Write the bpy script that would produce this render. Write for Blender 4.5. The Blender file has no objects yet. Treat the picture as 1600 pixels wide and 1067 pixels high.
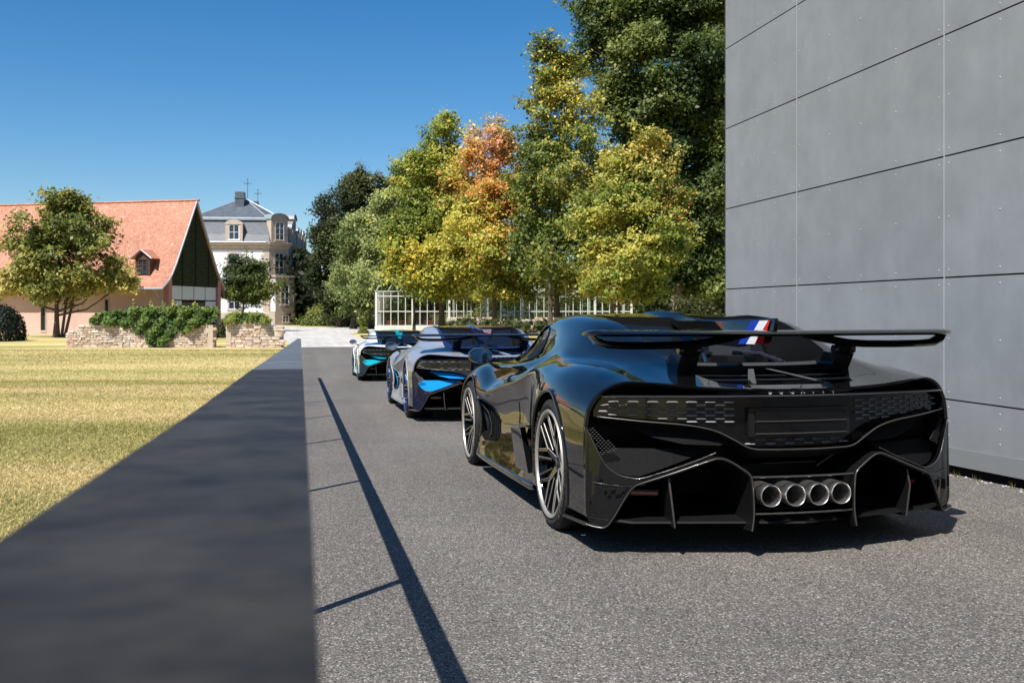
import bpy, bmesh, math, random
import numpy as np
from mathutils import Vector, Matrix
from mathutils.bvhtree import BVHTree

R = math.radians
rnd = random.Random(7)
scene = bpy.context.scene
col = scene.collection

# ------------------------------------------------------------------ camera, sky, sun, exposure
F_PX, CX_PX, HY_PX = 1500.0, 800.0, 487.0      # the photograph's pixels: focal length, centre column, horizon row
YAW = math.atan(330 / 1500.0)                  # the drive runs along +Y, the camera looks a little to its right
CAM_Z, SLOPE = 1.07, 0.0251

cam_d = bpy.data.cameras.new('camera')
cam = bpy.data.objects.new('camera', cam_d)
col.objects.link(cam)
cam.location = (0, 0, CAM_Z)
cam.rotation_euler = (R(90), 0, -YAW)
cam_d.sensor_width = 36.0
cam_d.lens = 36.0 * F_PX / 1600.0
cam_d.shift_y = -(533.5 - HY_PX) / 1600.0
cam_d.clip_start = 0.02
cam_d.clip_end = 3000
cam_d.dof.use_dof = True
cam_d.dof.focus_distance = 6.0
cam_d.dof.aperture_fstop = 16.0
scene.camera = cam

SUN_TRAVEL = Vector((0.49, 0.52, -1.0)).normalized()
SUN_EL = math.asin(-SUN_TRAVEL.z)
SUN_ROT = math.atan2(-SUN_TRAVEL.x, -SUN_TRAVEL.y)
world = bpy.data.worlds.new('World')
scene.world = world
world.use_nodes = True
wn = world.node_tree.nodes
wl = world.node_tree.links
wn.clear()
sky = wn.new('ShaderNodeTexSky')
sky.sky_type = 'NISHITA'
sky.sun_disc = False
sky.sun_elevation = SUN_EL
sky.sun_rotation = SUN_ROT
sky.altitude = 200
sky.air_density = 1.0
sky.dust_density = 0.5
sky.ozone_density = 3.0
bg = wn.new('ShaderNodeBackground')
bg.inputs['Strength'].default_value = 0.085
wo = wn.new('ShaderNodeOutputWorld')
hs = wn.new('ShaderNodeHueSaturation')
hs.inputs['Saturation'].default_value = 1.38
wl.new(sky.outputs[0], hs.inputs['Color'])
wl.new(hs.outputs[0], bg.inputs[0])
wl.new(bg.outputs[0], wo.inputs[0])

sun_d = bpy.data.lights.new('sun', 'SUN')
sun = bpy.data.objects.new('sun', sun_d)
col.objects.link(sun)
sun_d.energy = 5.0
sun_d.angle = R(0.53)
sun_d.color = (1.0, 0.955, 0.89)
sun.rotation_euler = SUN_TRAVEL.to_track_quat('-Z', 'Y').to_euler()
sun.location = (-20, -20, 40)

scene.view_settings.view_transform = 'Standard'
scene.view_settings.look = 'None'
scene.view_settings.exposure = 0.58
scene.view_settings.gamma = 1.0
scene.view_settings.use_curve_mapping = False
scene.cycles.max_bounces = 8
scene.cycles.transparent_max_bounces = 8
scene.cycles.caustics_reflective = False
scene.cycles.caustics_refractive = False
scene.cycles.sample_clamp_indirect = 8.0

# ------------------------------------------------------------------ pixel -> place helpers
CY_, SY_ = math.cos(YAW), math.sin(YAW)

def gz(y):
    """Height of the ground: the drive falls away from the camera, then levels out."""
    if y < 24: return -SLOPE * y
    if y < 34:
        t = y - 24
        return -SLOPE * 24 - SLOPE * t + SLOPE * t * t / 20.0
    return -SLOPE * 29

def cam2w(xc, zc, h=0.0):
    """camera-frame (right, depth) -> world x, y"""
    return Vector((CY_ * xc + SY_ * zc, -SY_ * xc + CY_ * zc, h))

def at(px, py, Z):
    """the point on a pixel's ray at depth Z"""
    v = cam2w((px - CX_PX) / F_PX * Z, Z)
    v.z = CAM_Z - (py - HY_PX) / F_PX * Z
    return v

def foot(px, Z):
    v = cam2w((px - CX_PX) / F_PX * Z, Z)
    v.z = gz(v.y)
    return v

# ------------------------------------------------------------------ materials
def newmat(name):
    m = bpy.data.materials.new(name)
    m.use_nodes = True
    nt = m.node_tree
    b = nt.nodes['Principled BSDF']
    return m, nt, b

def pbr(name, c, rough=0.5, metal=0.0, spec=0.5, coat=0.0, coat_r=0.03, vary=0.0, vscale=5.0, bump=0.0, bscale=40.0, c2=None, detail=6.0, stretch=None, emit=None):
    m, nt, b = newmat(name)
    N, L = nt.nodes, nt.links
    b.inputs['Base Color'].default_value = (*c, 1)
    b.inputs['Roughness'].default_value = rough
    b.inputs['Metallic'].default_value = metal
    b.inputs['Specular IOR Level'].default_value = spec
    b.inputs['Coat Weight'].default_value = coat
    b.inputs['Coat Roughness'].default_value = coat_r
    tc = None
    def coords():
        t = N.new('ShaderNodeTexCoord')
        mp = N.new('ShaderNodeMapping')
        if stretch: mp.inputs['Scale'].default_value = stretch
        L.new(t.outputs['Object'], mp.inputs['Vector'])
        return mp.outputs['Vector']
    if vary > 0 or c2:
        tc = coords()
        n = N.new('ShaderNodeTexNoise')
        n.inputs['Scale'].default_value = vscale
        n.inputs['Detail'].default_value = detail
        n.inputs['Roughness'].default_value = 0.65
        L.new(tc, n.inputs['Vector'])
        r = N.new('ShaderNodeValToRGB')
        ca = c if c2 else tuple(max(0, v * (1 - vary)) for v in c)
        cb = c2 if c2 else tuple(min(1, v * (1 + vary)) for v in c)
        r.color_ramp.elements[0].position = 0.32
        r.color_ramp.elements[1].position = 0.68
        r.color_ramp.elements[0].color = (*ca, 1)
        r.color_ramp.elements[1].color = (*cb, 1)
        L.new(n.outputs['Fac'], r.inputs['Fac'])
        L.new(r.outputs['Color'], b.inputs['Base Color'])
    if bump > 0:
        if tc is None: tc = coords()
        n2 = N.new('ShaderNodeTexNoise')
        n2.inputs['Scale'].default_value = bscale
        n2.inputs['Detail'].default_value = 4.0
        L.new(tc, n2.inputs['Vector'])
        bp = N.new('ShaderNodeBump')
        bp.inputs['Strength'].default_value = bump
        bp.inputs['Distance'].default_value = 0.02
        L.new(n2.outputs['Fac'], bp.inputs['Height'])
        L.new(bp.outputs['Normal'], b.inputs['Normal'])
    return m

def leafmat(name, trans=0.3, rough=0.5):
    m = bpy.data.materials.new(name)
    m.use_nodes = True
    N, L = m.node_tree.nodes, m.node_tree.links
    N.clear()
    at_ = N.new('ShaderNodeAttribute'); at_.attribute_name = 'leaf'
    d = N.new('ShaderNodeBsdfPrincipled')
    d.inputs['Roughness'].default_value = rough
    d.inputs['Specular IOR Level'].default_value = 0.35
    t = N.new('ShaderNodeBsdfTranslucent')
    mx = N.new('ShaderNodeMixShader'); mx.inputs[0].default_value = trans
    o = N.new('ShaderNodeOutputMaterial')
    L.new(at_.outputs['Color'], d.inputs['Base Color'])
    L.new(at_.outputs['Color'], t.inputs['Color'])
    L.new(d.outputs[0], mx.inputs[1]); L.new(t.outputs[0], mx.inputs[2])
    L.new(mx.outputs[0], o.inputs['Surface'])
    return m

# ------------------------------------------------------------------ mesh builder
class MB:
    def __init__(self):
        self.v, self.f = [], []
    def add(self, vs, fs):
        o = len(self.v)
        self.v += [tuple(p) for p in vs]
        self.f += [tuple(i + o for i in f) for f in fs]
        return self
    def box(self, x0, x1, y0, y1, z0, z1):
        return self.add([(x0,y0,z0),(x1,y0,z0),(x1,y1,z0),(x0,y1,z0),(x0,y0,z1),(x1,y0,z1),(x1,y1,z1),(x0,y1,z1)],
                        [(3,2,1,0),(4,5,6,7),(0,1,5,4),(1,2,6,5),(2,3,7,6),(3,0,4,7)])
    def prism(self, pts, h):
        """closed polygon pts (3D) extruded along vector h"""
        n = len(pts); h = Vector(h)
        vs = [Vector(p) for p in pts] + [Vector(p) + h for p in pts]
        fs = [tuple(range(n - 1, -1, -1)), tuple(range(n, 2 * n))]
        fs += [(i, (i + 1) % n, n + (i + 1) % n, n + i) for i in range(n)]
        return self.add(vs, fs)
    def tube(self, pts, rad, seg=8, squash=None, cap=True):
        pts = [Vector(p) for p in pts]
        n = len(pts)
        rads = rad if isinstance(rad, (list, tuple)) else [rad] * n
        up = Vector((0, 0, 1))
        vs, fs = [], []
        prev = None
        for i, p in enumerate(pts):
            t = (pts[min(i + 1, n - 1)] - pts[max(i - 1, 0)]).normalized()
            a = prev if prev is not None else (up if abs(t.z) < 0.95 else Vector((1, 0, 0)))
            s = t.cross(a).normalized() if t.cross(a).length > 1e-6 else Vector((1, 0, 0))
            u = s.cross(t).normalized()
            prev = u
            sx, sz = squash if squash else (1, 1)
            for k in range(seg):
                an = 2 * math.pi * k / seg
                vs.append(p + s * (math.cos(an) * rads[i] * sx) + u * (math.sin(an) * rads[i] * sz))
        for i in range(n - 1):
            for k in range(seg):
                a = i * seg + k; b = i * seg + (k + 1) % seg
                fs.append((a, b, b + seg, a + seg))
        if cap:
            fs.append(tuple(range(seg - 1, -1, -1)))
            fs.append(tuple((n - 1) * seg + k for k in range(seg)))
        return self.add(vs, fs)
    def lathe(self, prof, axis='x', seg=48, c=(0, 0, 0), close=False):
        """prof: list of (radius, along) revolved about an axis through c"""
        m = len(prof); vs, fs = [], []
        for k in range(seg):
            an = 2 * math.pi * k / seg
            ca, sa = math.cos(an), math.sin(an)
            for r_, a_ in prof:
                if axis == 'x': vs.append((c[0] + a_, c[1] + r_ * ca, c[2] + r_ * sa))
                elif axis == 'y': vs.append((c[0] + r_ * ca, c[1] + a_, c[2] + r_ * sa))
                else: vs.append((c[0] + r_ * ca, c[1] + r_ * sa, c[2] + a_))
        for k in range(seg):
            k2 = (k + 1) % seg
            for j in range(m if close else m - 1):
                j2 = (j + 1) % m
                fs.append((k * m + j, k * m + j2, k2 * m + j2, k2 * m + j))
        return self.add(vs, fs)
    def mesh(self, name, smooth=False, angle=None):
        me = bpy.data.meshes.new(name)
        me.from_pydata(self.v, [], self.f)
        fix(me)
        if smooth: shade(me, angle or 40)
        return me
    def build(self, name, mat, parent=None, smooth=False, angle=None):
        return link(name, self.mesh(name, smooth, angle), mat, parent)

def fix(me):
    bm = bmesh.new(); bm.from_mesh(me)
    bmesh.ops.recalc_face_normals(bm, faces=bm.faces)
    bm.to_mesh(me); bm.free()
    me.update()

def shade(me, angle=40):
    me.polygons.foreach_set('use_smooth', [True] * len(me.polygons))
    bm = bmesh.new(); bm.from_mesh(me)
    lim = R(angle)
    for e in bm.edges:
        e.smooth = not (len(e.link_faces) == 2 and e.calc_face_angle(0) > lim)
    bm.to_mesh(me); bm.free()

def link(name, me, mat, parent=None):
    o = bpy.data.objects.new(name, me)
    col.objects.link(o)
    if mat is not None:
        ms = mat if isinstance(mat, (list, tuple)) else [mat]
        if len(me.materials) == 0:
            for m in ms: me.materials.append(m)
    if parent is not None: o.parent = parent
    return o

def empty(name, loc=(0, 0, 0), rz=0.0):
    o = bpy.data.objects.new(name, None)
    o.empty_display_size = 0.2
    col.objects.link(o)
    o.location = loc
    o.rotation_euler = (0, 0, rz)
    return o

def tag(o, label=None, cat=None, group=None, kind=None):
    if label: o['label'] = label
    if cat: o['category'] = cat
    if group: o['group'] = group
    if kind: o['kind'] = kind
    return o

# ================================================================== the ground
def ground_mat():
    m, nt, b = newmat('lawn_soil')
    N, L = nt.nodes, nt.links
    tc = N.new('ShaderNodeTexCoord')
    mp = N.new('ShaderNodeMapping'); mp.inputs['Scale'].default_value = (0.22, 1.0, 1.0)
    mp.inputs['Rotation'].default_value = (0, 0, R(12))
    L.new(tc.outputs['Object'], mp.inputs['Vector'])
    big = N.new('ShaderNodeTexNoise'); big.inputs['Scale'].default_value = 0.16; big.inputs['Detail'].default_value = 7; big.inputs['Roughness'].default_value = 0.6
    L.new(mp.outputs[0], big.inputs['Vector'])
    r = N.new('ShaderNodeValToRGB')
    e = r.color_ramp.elements
    e[0].position = 0.36; e[0].color = (0.25, 0.25, 0.075, 1)
    e[1].position = 0.66; e[1].color = (0.64, 0.51, 0.27, 1)
    k = e.new(0.5); k.color = (0.48, 0.40, 0.165, 1)
    L.new(big.outputs['Fac'], r.inputs['Fac'])
    fine = N.new('ShaderNodeTexNoise'); fine.inputs['Scale'].default_value = 9.0; fine.inputs['Detail'].default_value = 8; fine.inputs['Roughness'].default_value = 0.75
    L.new(tc.outputs['Object'], fine.inputs['Vector'])
    r2 = N.new('ShaderNodeValToRGB')
    r2.color_ramp.elements[0].position = 0.3; r2.color_ramp.elements[0].color = (0.74, 0.76, 0.72, 1)
    r2.color_ramp.elements[1].position = 0.7; r2.color_ramp.elements[1].color = (1.15, 1.12, 1.1, 1)
    L.new(fine.outputs['Fac'], r2.inputs['Fac'])
    mx = N.new('ShaderNodeMixRGB'); mx.blend_type = 'MULTIPLY'; mx.inputs[0].default_value = 1.0
    L.new(r.outputs[0], mx.inputs[1]); L.new(r2.outputs[0], mx.inputs[2])
    L.new(mx.outputs[0], b.inputs['Base Color'])
    b.inputs['Roughness'].default_value = 0.95
    b.inputs['Specular IOR Level'].default_value = 0.1
    bp = N.new('ShaderNodeBump'); bp.inputs['Strength'].default_value = 0.5; bp.inputs['Distance'].default_value = 0.03
    L.new(fine.outputs['Fac'], bp.inputs['Height']); L.new(bp.outputs[0], b.inputs['Normal'])
    return m

def asphalt_mat(name, dark, mid, light, scale=135.0, patch=0.12):
    m, nt, b = newmat(name)
    N, L = nt.nodes, nt.links
    tc = N.new('ShaderNodeTexCoord')
    vo = N.new('ShaderNodeTexVoronoi'); vo.inputs['Scale'].default_value = scale
    L.new(tc.outputs['Object'], vo.inputs['Vector'])
    sp = N.new('ShaderNodeSeparateColor')
    L.new(vo.outputs['Color'], sp.inputs['Color'])
    r = N.new('ShaderNodeValToRGB')
    e = r.color_ramp.elements
    e[0].position = 0.0; e[0].color = (*dark, 1)
    e[1].position = 1.0; e[1].color = (*light, 1)
    k = e.new(0.42); k.color = (*mid, 1)
    k = e.new(0.86); k.color = tuple(v * 1.35 for v in mid) + (1,)
    L.new(sp.outputs[0], r.inputs['Fac'])
    big = N.new('ShaderNodeTexNoise'); big.inputs['Scale'].default_value = 0.55; big.inputs['Detail'].default_value = 8; big.inputs['Roughness'].default_value = 0.62
    L.new(tc.outputs['Object'], big.inputs['Vector'])
    r2 = N.new('ShaderNodeValToRGB')
    r2.color_ramp.elements[0].position = 0.3; r2.color_ramp.elements[0].color = (1 - patch, 1 - patch, 1 - patch, 1)
    r2.color_ramp.elements[1].position = 0.7; r2.color_ramp.elements[1].color = (1 + patch, 1 + patch * 0.9, 1 + patch * 0.8, 1)
    L.new(big.outputs['Fac'], r2.inputs['Fac'])
    mx = N.new('ShaderNodeMixRGB'); mx.blend_type = 'MULTIPLY'; mx.inputs[0].default_value = 1.0
    L.new(r.outputs[0], mx.inputs[1]); L.new(r2.outputs[0], mx.inputs[2])
    st = N.new('ShaderNodeMapping'); st.inputs['Scale'].default_value = (1.1, 0.045, 1.0)
    L.new(tc.outputs['Object'], st.inputs['Vector'])
    tr = N.new('ShaderNodeTexNoise'); tr.inputs['Scale'].default_value = 1.6; tr.inputs['Detail'].default_value = 5
    L.new(st.outputs[0], tr.inputs['Vector'])
    sp2 = N.new('ShaderNodeTexNoise'); sp2.inputs['Scale'].default_value = 2.3; sp2.inputs['Detail'].default_value = 3
    L.new(tc.outputs['Object'], sp2.inputs['Vector'])
    r3 = N.new('ShaderNodeValToRGB'); r3.color_ramp.elements[0].position = .36; r3.color_ramp.elements[0].color = (.90, .90, .90, 1); r3.color_ramp.elements[1].position = .62; r3.color_ramp.elements[1].color = (1.06, 1.06, 1.06, 1)
    L.new(tr.outputs['Fac'], r3.inputs['Fac'])
    r4 = N.new('ShaderNodeValToRGB'); r4.color_ramp.elements[0].position = .68; r4.color_ramp.elements[0].color = (1, 1, 1, 1); r4.color_ramp.elements[1].position = .78; r4.color_ramp.elements[1].color = (.72, .72, .72, 1)
    L.new(sp2.outputs['Fac'], r4.inputs['Fac'])
    m3 = N.new('ShaderNodeMixRGB'); m3.blend_type = 'MULTIPLY'; m3.inputs[0].default_value = 1.0
    m4 = N.new('ShaderNodeMixRGB'); m4.blend_type = 'MULTIPLY'; m4.inputs[0].default_value = 1.0
    L.new(mx.outputs[0], m3.inputs[1]); L.new(r3.outputs[0], m3.inputs[2])
    L.new(m3.outputs[0], m4.inputs[1]); L.new(r4.outputs[0], m4.inputs[2])
    L.new(m4.outputs[0], b.inputs['Base Color'])
    b.inputs['Roughness'].default_value = 0.85
    b.inputs['Specular IOR Level'].default_value = 0.3
    bp = N.new('ShaderNodeBump'); bp.inputs['Strength'].default_value = 0.55; bp.inputs['Distance'].default_value = 0.006
    L.new(vo.outputs['Distance'], bp.inputs['Height']); bp.invert = True
    L.new(bp.outputs[0], b.inputs['Normal'])
    return m

M_LAWN = ground_mat()
M_ASPH = asphalt_mat('asphalt', (0.036, 0.034, 0.031), (0.122, 0.111, 0.100), (0.40, 0.375, 0.345), 170.0, 0.15)
M_GRAV = asphalt_mat('pale_gravel', (0.28, 0.27, 0.25), (0.44, 0.425, 0.40), (0.62, 0.60, 0.57), 60.0, 0.14)

def sheet(name, mat, xs, ys, dz, edge=None):
    """a ground sheet over a list of x and y lines; edge(x, y) may move a point sideways"""
    vs, fs = [], []
    for y in ys:
        for x in xs:
            px_, py_ = edge(x, y) if edge else (x, y)
            vs.append((px_, py_, gz(py_) + dz))
    n = len(xs)
    for j in range(len(ys) - 1):
        for i in range(n - 1):
            fs.append((j*n+i, j*n+i+1, (j+1)*n+i+1, (j+1)*n+i))
    me = bpy.data.meshes.new(name); me.from_pydata(vs, [], fs); me.update()
    o = link(name, me, mat)
    o['kind'] = 'structure'
    return o

ylines = [-60, -20, -5] + [y * 1.0 for y in range(0, 37)] + [40, 50, 60, 80, 100, 130, 180, 300, 700, 1600]
sheet('ground', M_LAWN, [-1200, -300, -100, -50, -20, -8, -2, 0, 2, 6, 12, 30, 80, 200, 900], ylines, 0.0)
sheet('road', M_ASPH, [-0.35, 0, 2.0, 4.72, 14.0], [-8] + [y * 1.0 for y in range(0, 37)] + [40, 44, 49.5], 0.012,
      edge=lambda x, y: ((x if x < 4.8 or y <= 10.5 else 4.9 + max(0, (y - 10.5)) * 0.09), y))
def grav_edge(x, y):
    return (x, y)
# pale gravel court in front of the big house: one sheet with an uneven outline
gp = [at(466, 545, 1), at(640, 545, 1)]
court = [(457, 48.0), (640, 46.5), (655, 60), (560, 66), (545, 78), (606, 92), (600, 108), (470, 112), (430, 130), (380, 150), (300, 145), (330, 100), (352, 84), (430, 72), (447, 60)]
mb = MB()
pts = []
for i, (px, Z) in enumerate(court):
    p = foot(px, Z); pts.append((p.x, p.y, p.z + 0.008))
me = bpy.data.meshes.new('gravel_court'); me.from_pydata(pts, [], [tuple(range(len(pts)))])
bm_ = bmesh.new(); bm_.from_mesh(me); bmesh.ops.recalc_face_normals(bm_, faces=bm_.faces)
for f in bm_.faces:
    if f.normal.z < 0: f.normal_flip()
bm_.to_mesh(me); bm_.free()
o = link('gravel_court', me, M_GRAV); o['kind'] = 'structure'

# ------------------------------------------------------------------ short dry lawn grass (uncountable)
def make_grass():
    rs = np.random.RandomState(3)
    P = []
    for (z0, z1, n) in ((4.2, 8, 60000), (8, 14, 70000), (14, 24, 60000), (24, 46, 50000)):
        Z = np.sqrt(rs.uniform(z0 * z0, z1 * z1, n))
        px = rs.uniform(-60, 462, n)
        P.append(np.stack([(px - 800) / 1500 * Z, Z], 1))
    P = np.concatenate(P)
    X = CY_ * P[:, 0] + SY_ * P[:, 1]; Y = -SY_ * P[:, 0] + CY_ * P[:, 1]
    k = X < -0.55
    X, Y, Zd = X[k], Y[k], P[k, 1]
    n = len(X)
    gzv = np.array([gz(y) for y in Y])
    h = rs.uniform(0.010, 0.028, n) * (1 + Zd * 0.006)
    w = rs.uniform(0.004, 0.008, n) * (1 + Zd * 0.07)
    a = rs.uniform(0, 2 * np.pi, n)
    lean = rs.uniform(0, 0.05, n)
    la = rs.uniform(0, 2 * np.pi, n)
    v = np.zeros((n, 3, 3))
    v[:, 0] = np.stack([X - np.cos(a) * w, Y - np.sin(a) * w, gzv], 1)
    v[:, 1] = np.stack([X + np.cos(a) * w, Y + np.sin(a) * w, gzv], 1)
    v[:, 2] = np.stack([X + np.cos(la) * lean, Y + np.sin(la) * lean, gzv + h], 1)
    me = bpy.data.meshes.new('lawn_grass')
    me.vertices.add(n * 3); me.vertices.foreach_set('co', v.ravel())
    me.loops.add(n * 3); me.loops.foreach_set('vertex_index', np.arange(n * 3, dtype=np.int32))
    me.polygons.add(n); me.polygons.foreach_set('loop_start', np.arange(0, n * 3, 3, dtype=np.int32))
    me.update(calc_edges=True)
    # mown bands across the lawn and broad greener patches
    patch = .42*np.sin(Y*1.05+.22*X+.7*np.sin(X*.31))+.30*np.sin(Y*.37-.11*X+1.2)+.28*np.sin(Y*2.3+.5*X)*np.sin(X*.8)
    patch -= .75*np.exp(-(((X+4.5)/2.8)**2+((Y-10.5)/2.6)**2))+.5*np.exp(-(((X+9)/4)**2+((Y-17)/3)**2))
    dry = np.clip(0.60 + 0.42 * patch + rs.uniform(-0.28, 0.28, n), 0, 1)[:, None]
    c = (1 - dry) * np.array([0.25, 0.265, 0.06]) + dry * np.array([0.80, 0.63, 0.33])
    c = c * rs.uniform(0.86, 1.12, n)[:, None]
    ca = np.ones((n, 3, 4)); ca[:, :, :3] = c[:, None, :]
    attr = me.color_attributes.new('leaf', 'FLOAT_COLOR', 'POINT')
    attr.data.foreach_set('color', ca.ravel())
    o = link('lawn_grass', me, leafmat('grass_blade', 0.4, 0.7))
    tag(o, 'short dry yellow green lawn grass beside the handrail', 'grass', kind='stuff')
make_grass()

# ================================================================== handrail beside the drive
M_RAIL = pbr('rail_paint', (0.014, 0.0125, 0.0105), 0.55, spec=0.20, c2=(0.042, 0.037, 0.031), vscale=20.0, bump=0.05, bscale=60, detail=3.0)
M_RAIL_LIT = pbr('rail_paint_lit', (0.10, 0.105, 0.11), 0.5, spec=0.4, vary=0.25, vscale=5.0)  # lighter copy of the rail paint, standing in for sun on the bar
def make_handrail():
    root = empty('handrail', (-0.037, 0, gz(0)))
    W, T, HR = 0.080, 0.012, 0.054
    # two lengths of flat bar, slightly bent: the near one dark and smeared, the far one coloured lighter as if sunlit
    dz = {-0.9: 0.006, -0.2: 0.004, 0.3: 0.001, 0.75: -0.001, 1.60: 0.001, 1.605: 0.001}
    for ys, mat in (([-0.9, -0.2, 0.3, 0.75, 1.60], M_RAIL), ([1.605, 2.0, 4.0, 8.0, 16.0, 20.0, 24.35], M_RAIL_LIT)):
        top = [(y, CAM_Z - HR + gz(y) + dz.get(y, 0.0) - gz(0)) for y in ys]
        vs, fs = [], []
        for y, z in top:
            for dx, d in ((-W/2, 0), (W/2, 0), (W/2, -T), (-W/2, -T)):
                vs.append((dx, y, z + d))
        for i in range(len(top) - 1):
            for k in range(4):
                a = i*4+k; b = i*4+(k+1) % 4
                fs.append((a, b, b+4, a+4))
        fs.append((0, 1, 2, 3)); n = len(top)*4; fs.append((n-1, n-2, n-3, n-4))
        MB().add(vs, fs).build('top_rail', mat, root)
    pm = MB().box(-0.006, 0.006, -0.030, 0.030, 0.0, 1.0 - 0.0)
    pmesh = pm.mesh('post')
    for k in range(9):
        y = 0.72 + 2.95 * k
        if y > 24.3: y = 24.28
        p = link('post', pmesh, M_RAIL, root)
        h = CAM_Z - HR - T - 0.001 + 0.05
        p.location = (0, y, gz(y) - 0.05)
        p.scale = (1, 1, h)
    tag(root, 'dark grey flat steel handrail on thin posts along the lawn edge', 'handrail')
make_handrail()

# ================================================================== grey panel building on the right
def panel_mat():
    m = pbr('fibre_cement', (0.226, 0.240, 0.252), 0.75, spec=0.25, vary=0.09, vscale=2.6, bump=0.03, bscale=90)
    N, L = m.node_tree.nodes, m.node_tree.links
    b = N['Principled BSDF']; src = b.inputs['Base Color'].links[0].from_socket
    oi = N.new('ShaderNodeObjectInfo')
    mr = N.new('ShaderNodeMapRange'); mr.inputs[3].default_value = .96; mr.inputs[4].default_value = 1.04
    L.new(oi.outputs['Random'], mr.inputs[0])
    # faint rain streaks
    tc = N.new('ShaderNodeTexCoord'); mp = N.new('ShaderNodeMapping'); mp.inputs['Scale'].default_value = (1, 9, .35)
    L.new(tc.outputs['Object'], mp.inputs['Vector'])
    ns = N.new('ShaderNodeTexNoise'); ns.inputs['Scale'].default_value = 1.2; ns.inputs['Detail'].default_value = 5
    L.new(mp.outputs[0], ns.inputs['Vector'])
    m2 = N.new('ShaderNodeMapRange'); m2.inputs[1].default_value = .3; m2.inputs[2].default_value = .7; m2.inputs[3].default_value = .98; m2.inputs[4].default_value = 1.02
    L.new(ns.outputs['Fac'], m2.inputs[0])
    ml = N.new('ShaderNodeMath'); ml.operation = 'MULTIPLY'
    L.new(mr.outputs[0], ml.inputs[0]); L.new(m2.outputs[0], ml.inputs[1])
    vm = N.new('ShaderNodeVectorMath'); vm.operation = 'SCALE'
    L.new(src, vm.inputs[0]); L.new(ml.outputs[0], vm.inputs['Scale'])
    L.new(vm.outputs[0], b.inputs['Base Color'])
    return m
M_PANEL = panel_mat()
M_DARK = pbr('dark_void', (0.012, 0.012, 0.013), 0.8, spec=0.1)
M_JOINT = pbr('joint_strip', (0.46, 0.45, 0.44), 0.6)
M_RIVET = pbr('rivet_head', (0.42, 0.43, 0.44), 0.5)
XW = 4.75
def make_panel_building():
    root = empty('panel_building', (XW, 10.2, gz(10.2)))
    inv = Vector((-XW, -10.2, -gz(10.2)))
    def place(o): o.location = inv; return o
    # carcass
    z_off = CAM_Z
    top = z_off + 5.0
    place(MB().box(XW + 0.035, XW + 10, -9.0, 10.20, -0.3, top).build('carcass', M_DARK, root))
    place(MB().box(XW - 0.02, XW + 10.1, -9.1, 10.26, top, top + 0.25).build('roof_edge', M_RAIL, root))
    ys = [10.232, 8.60, 6.39]
    while ys[-1] > -8.5: ys.append(ys[-1] - 2.205)
    zs = [z_off + 0.257 + 0.915 * k for k in range(-1, 6)]
    g = 0.006
    rv = MB()
    for i in range(len(ys) - 1):
        y1, y0 = ys[i], ys[i + 1]
        rows = list(zip(zs[:-1], zs[1:]))
        for r_, (z0, z1) in enumerate([(None, zs[0])] + rows):
            if z0 is None:
                # bottom row is cut to the slope of the drive
                b0, b1 = gz(y0) + 0.20, gz(y1) + 0.20
            else:
                b0 = b1 = z0 + g
            t = min(z1, top) - g
            ya, yb = y0 + g, y1 - g
            P = [(XW, ya, b0), (XW, yb, b1), (XW, yb, t), (XW, ya, t)]
            m_ = MB().prism(P, (0.012, 0, 0))
            place(m_.build('panel', M_PANEL, root))
            for yy in (ya + 0.05, ya + (yb - ya) * 0.27, ya + (yb - ya) * 0.5, ya + (yb - ya) * 0.73, yb - 0.05):
                for zz in (t - 0.05, (t + max(b0, b1)) / 2, max(b0, b1) + 0.05):
                    if zz > t: continue
                    rv.lathe([(0.0, -0.0032), (0.0045, -0.003), (0.0065, 0.0)], 'x', 8, (XW, yy, zz))
        # pale joint strip behind every vertical joint
        if i > 0:
            yj = y1
            place(MB().box(XW + 0.003, XW + 0.034, yj - 0.0055, yj + 0.0055, gz(yj) + 0.2, top - 0.01).build('joint_strip', M_JOINT, root))
    o = place(rv.build('rivet', M_RIVET, root, smooth=True)); o['kind'] = 'stuff'
    # far return wall, seen only from the side
    place(MB().box(XW + 0.0, XW + 10, 10.21, 10.222, gz(10.2) + 0.2, top - 0.01).build('end_panel', M_PANEL, root))
    # base rail and the dark gap under it
    n = 12
    mbr = MB(); vs = []
    ya, yb = -8.9, 10.23
    P = [(XW - 0.014, ya, gz(ya) + 0.085), (XW - 0.014, yb, gz(yb) + 0.085), (XW - 0.014, yb, gz(yb) + 0.215), (XW - 0.014, ya, gz(ya) + 0.215)]
    place(MB().prism(P, (0.012, 0, 0)).build('base_rail', pbr('base_rail_paint', (0.20, 0.212, 0.222), 0.5, vary=0.06, vscale=3), root))
    for k in range(8):
        yy = 9.4 - k * 2.2 - 2.55
        place(MB().box(XW - 0.01, XW + 0.03, yy - 0.09, yy + 0.09, gz(yy) + 0.0, gz(yy) + 0.088).build('foot_bracket', M_PANEL, root))
    tag(root, 'tall grey building clad in large riveted fibre cement panels', 'building')
make_panel_building()
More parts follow.
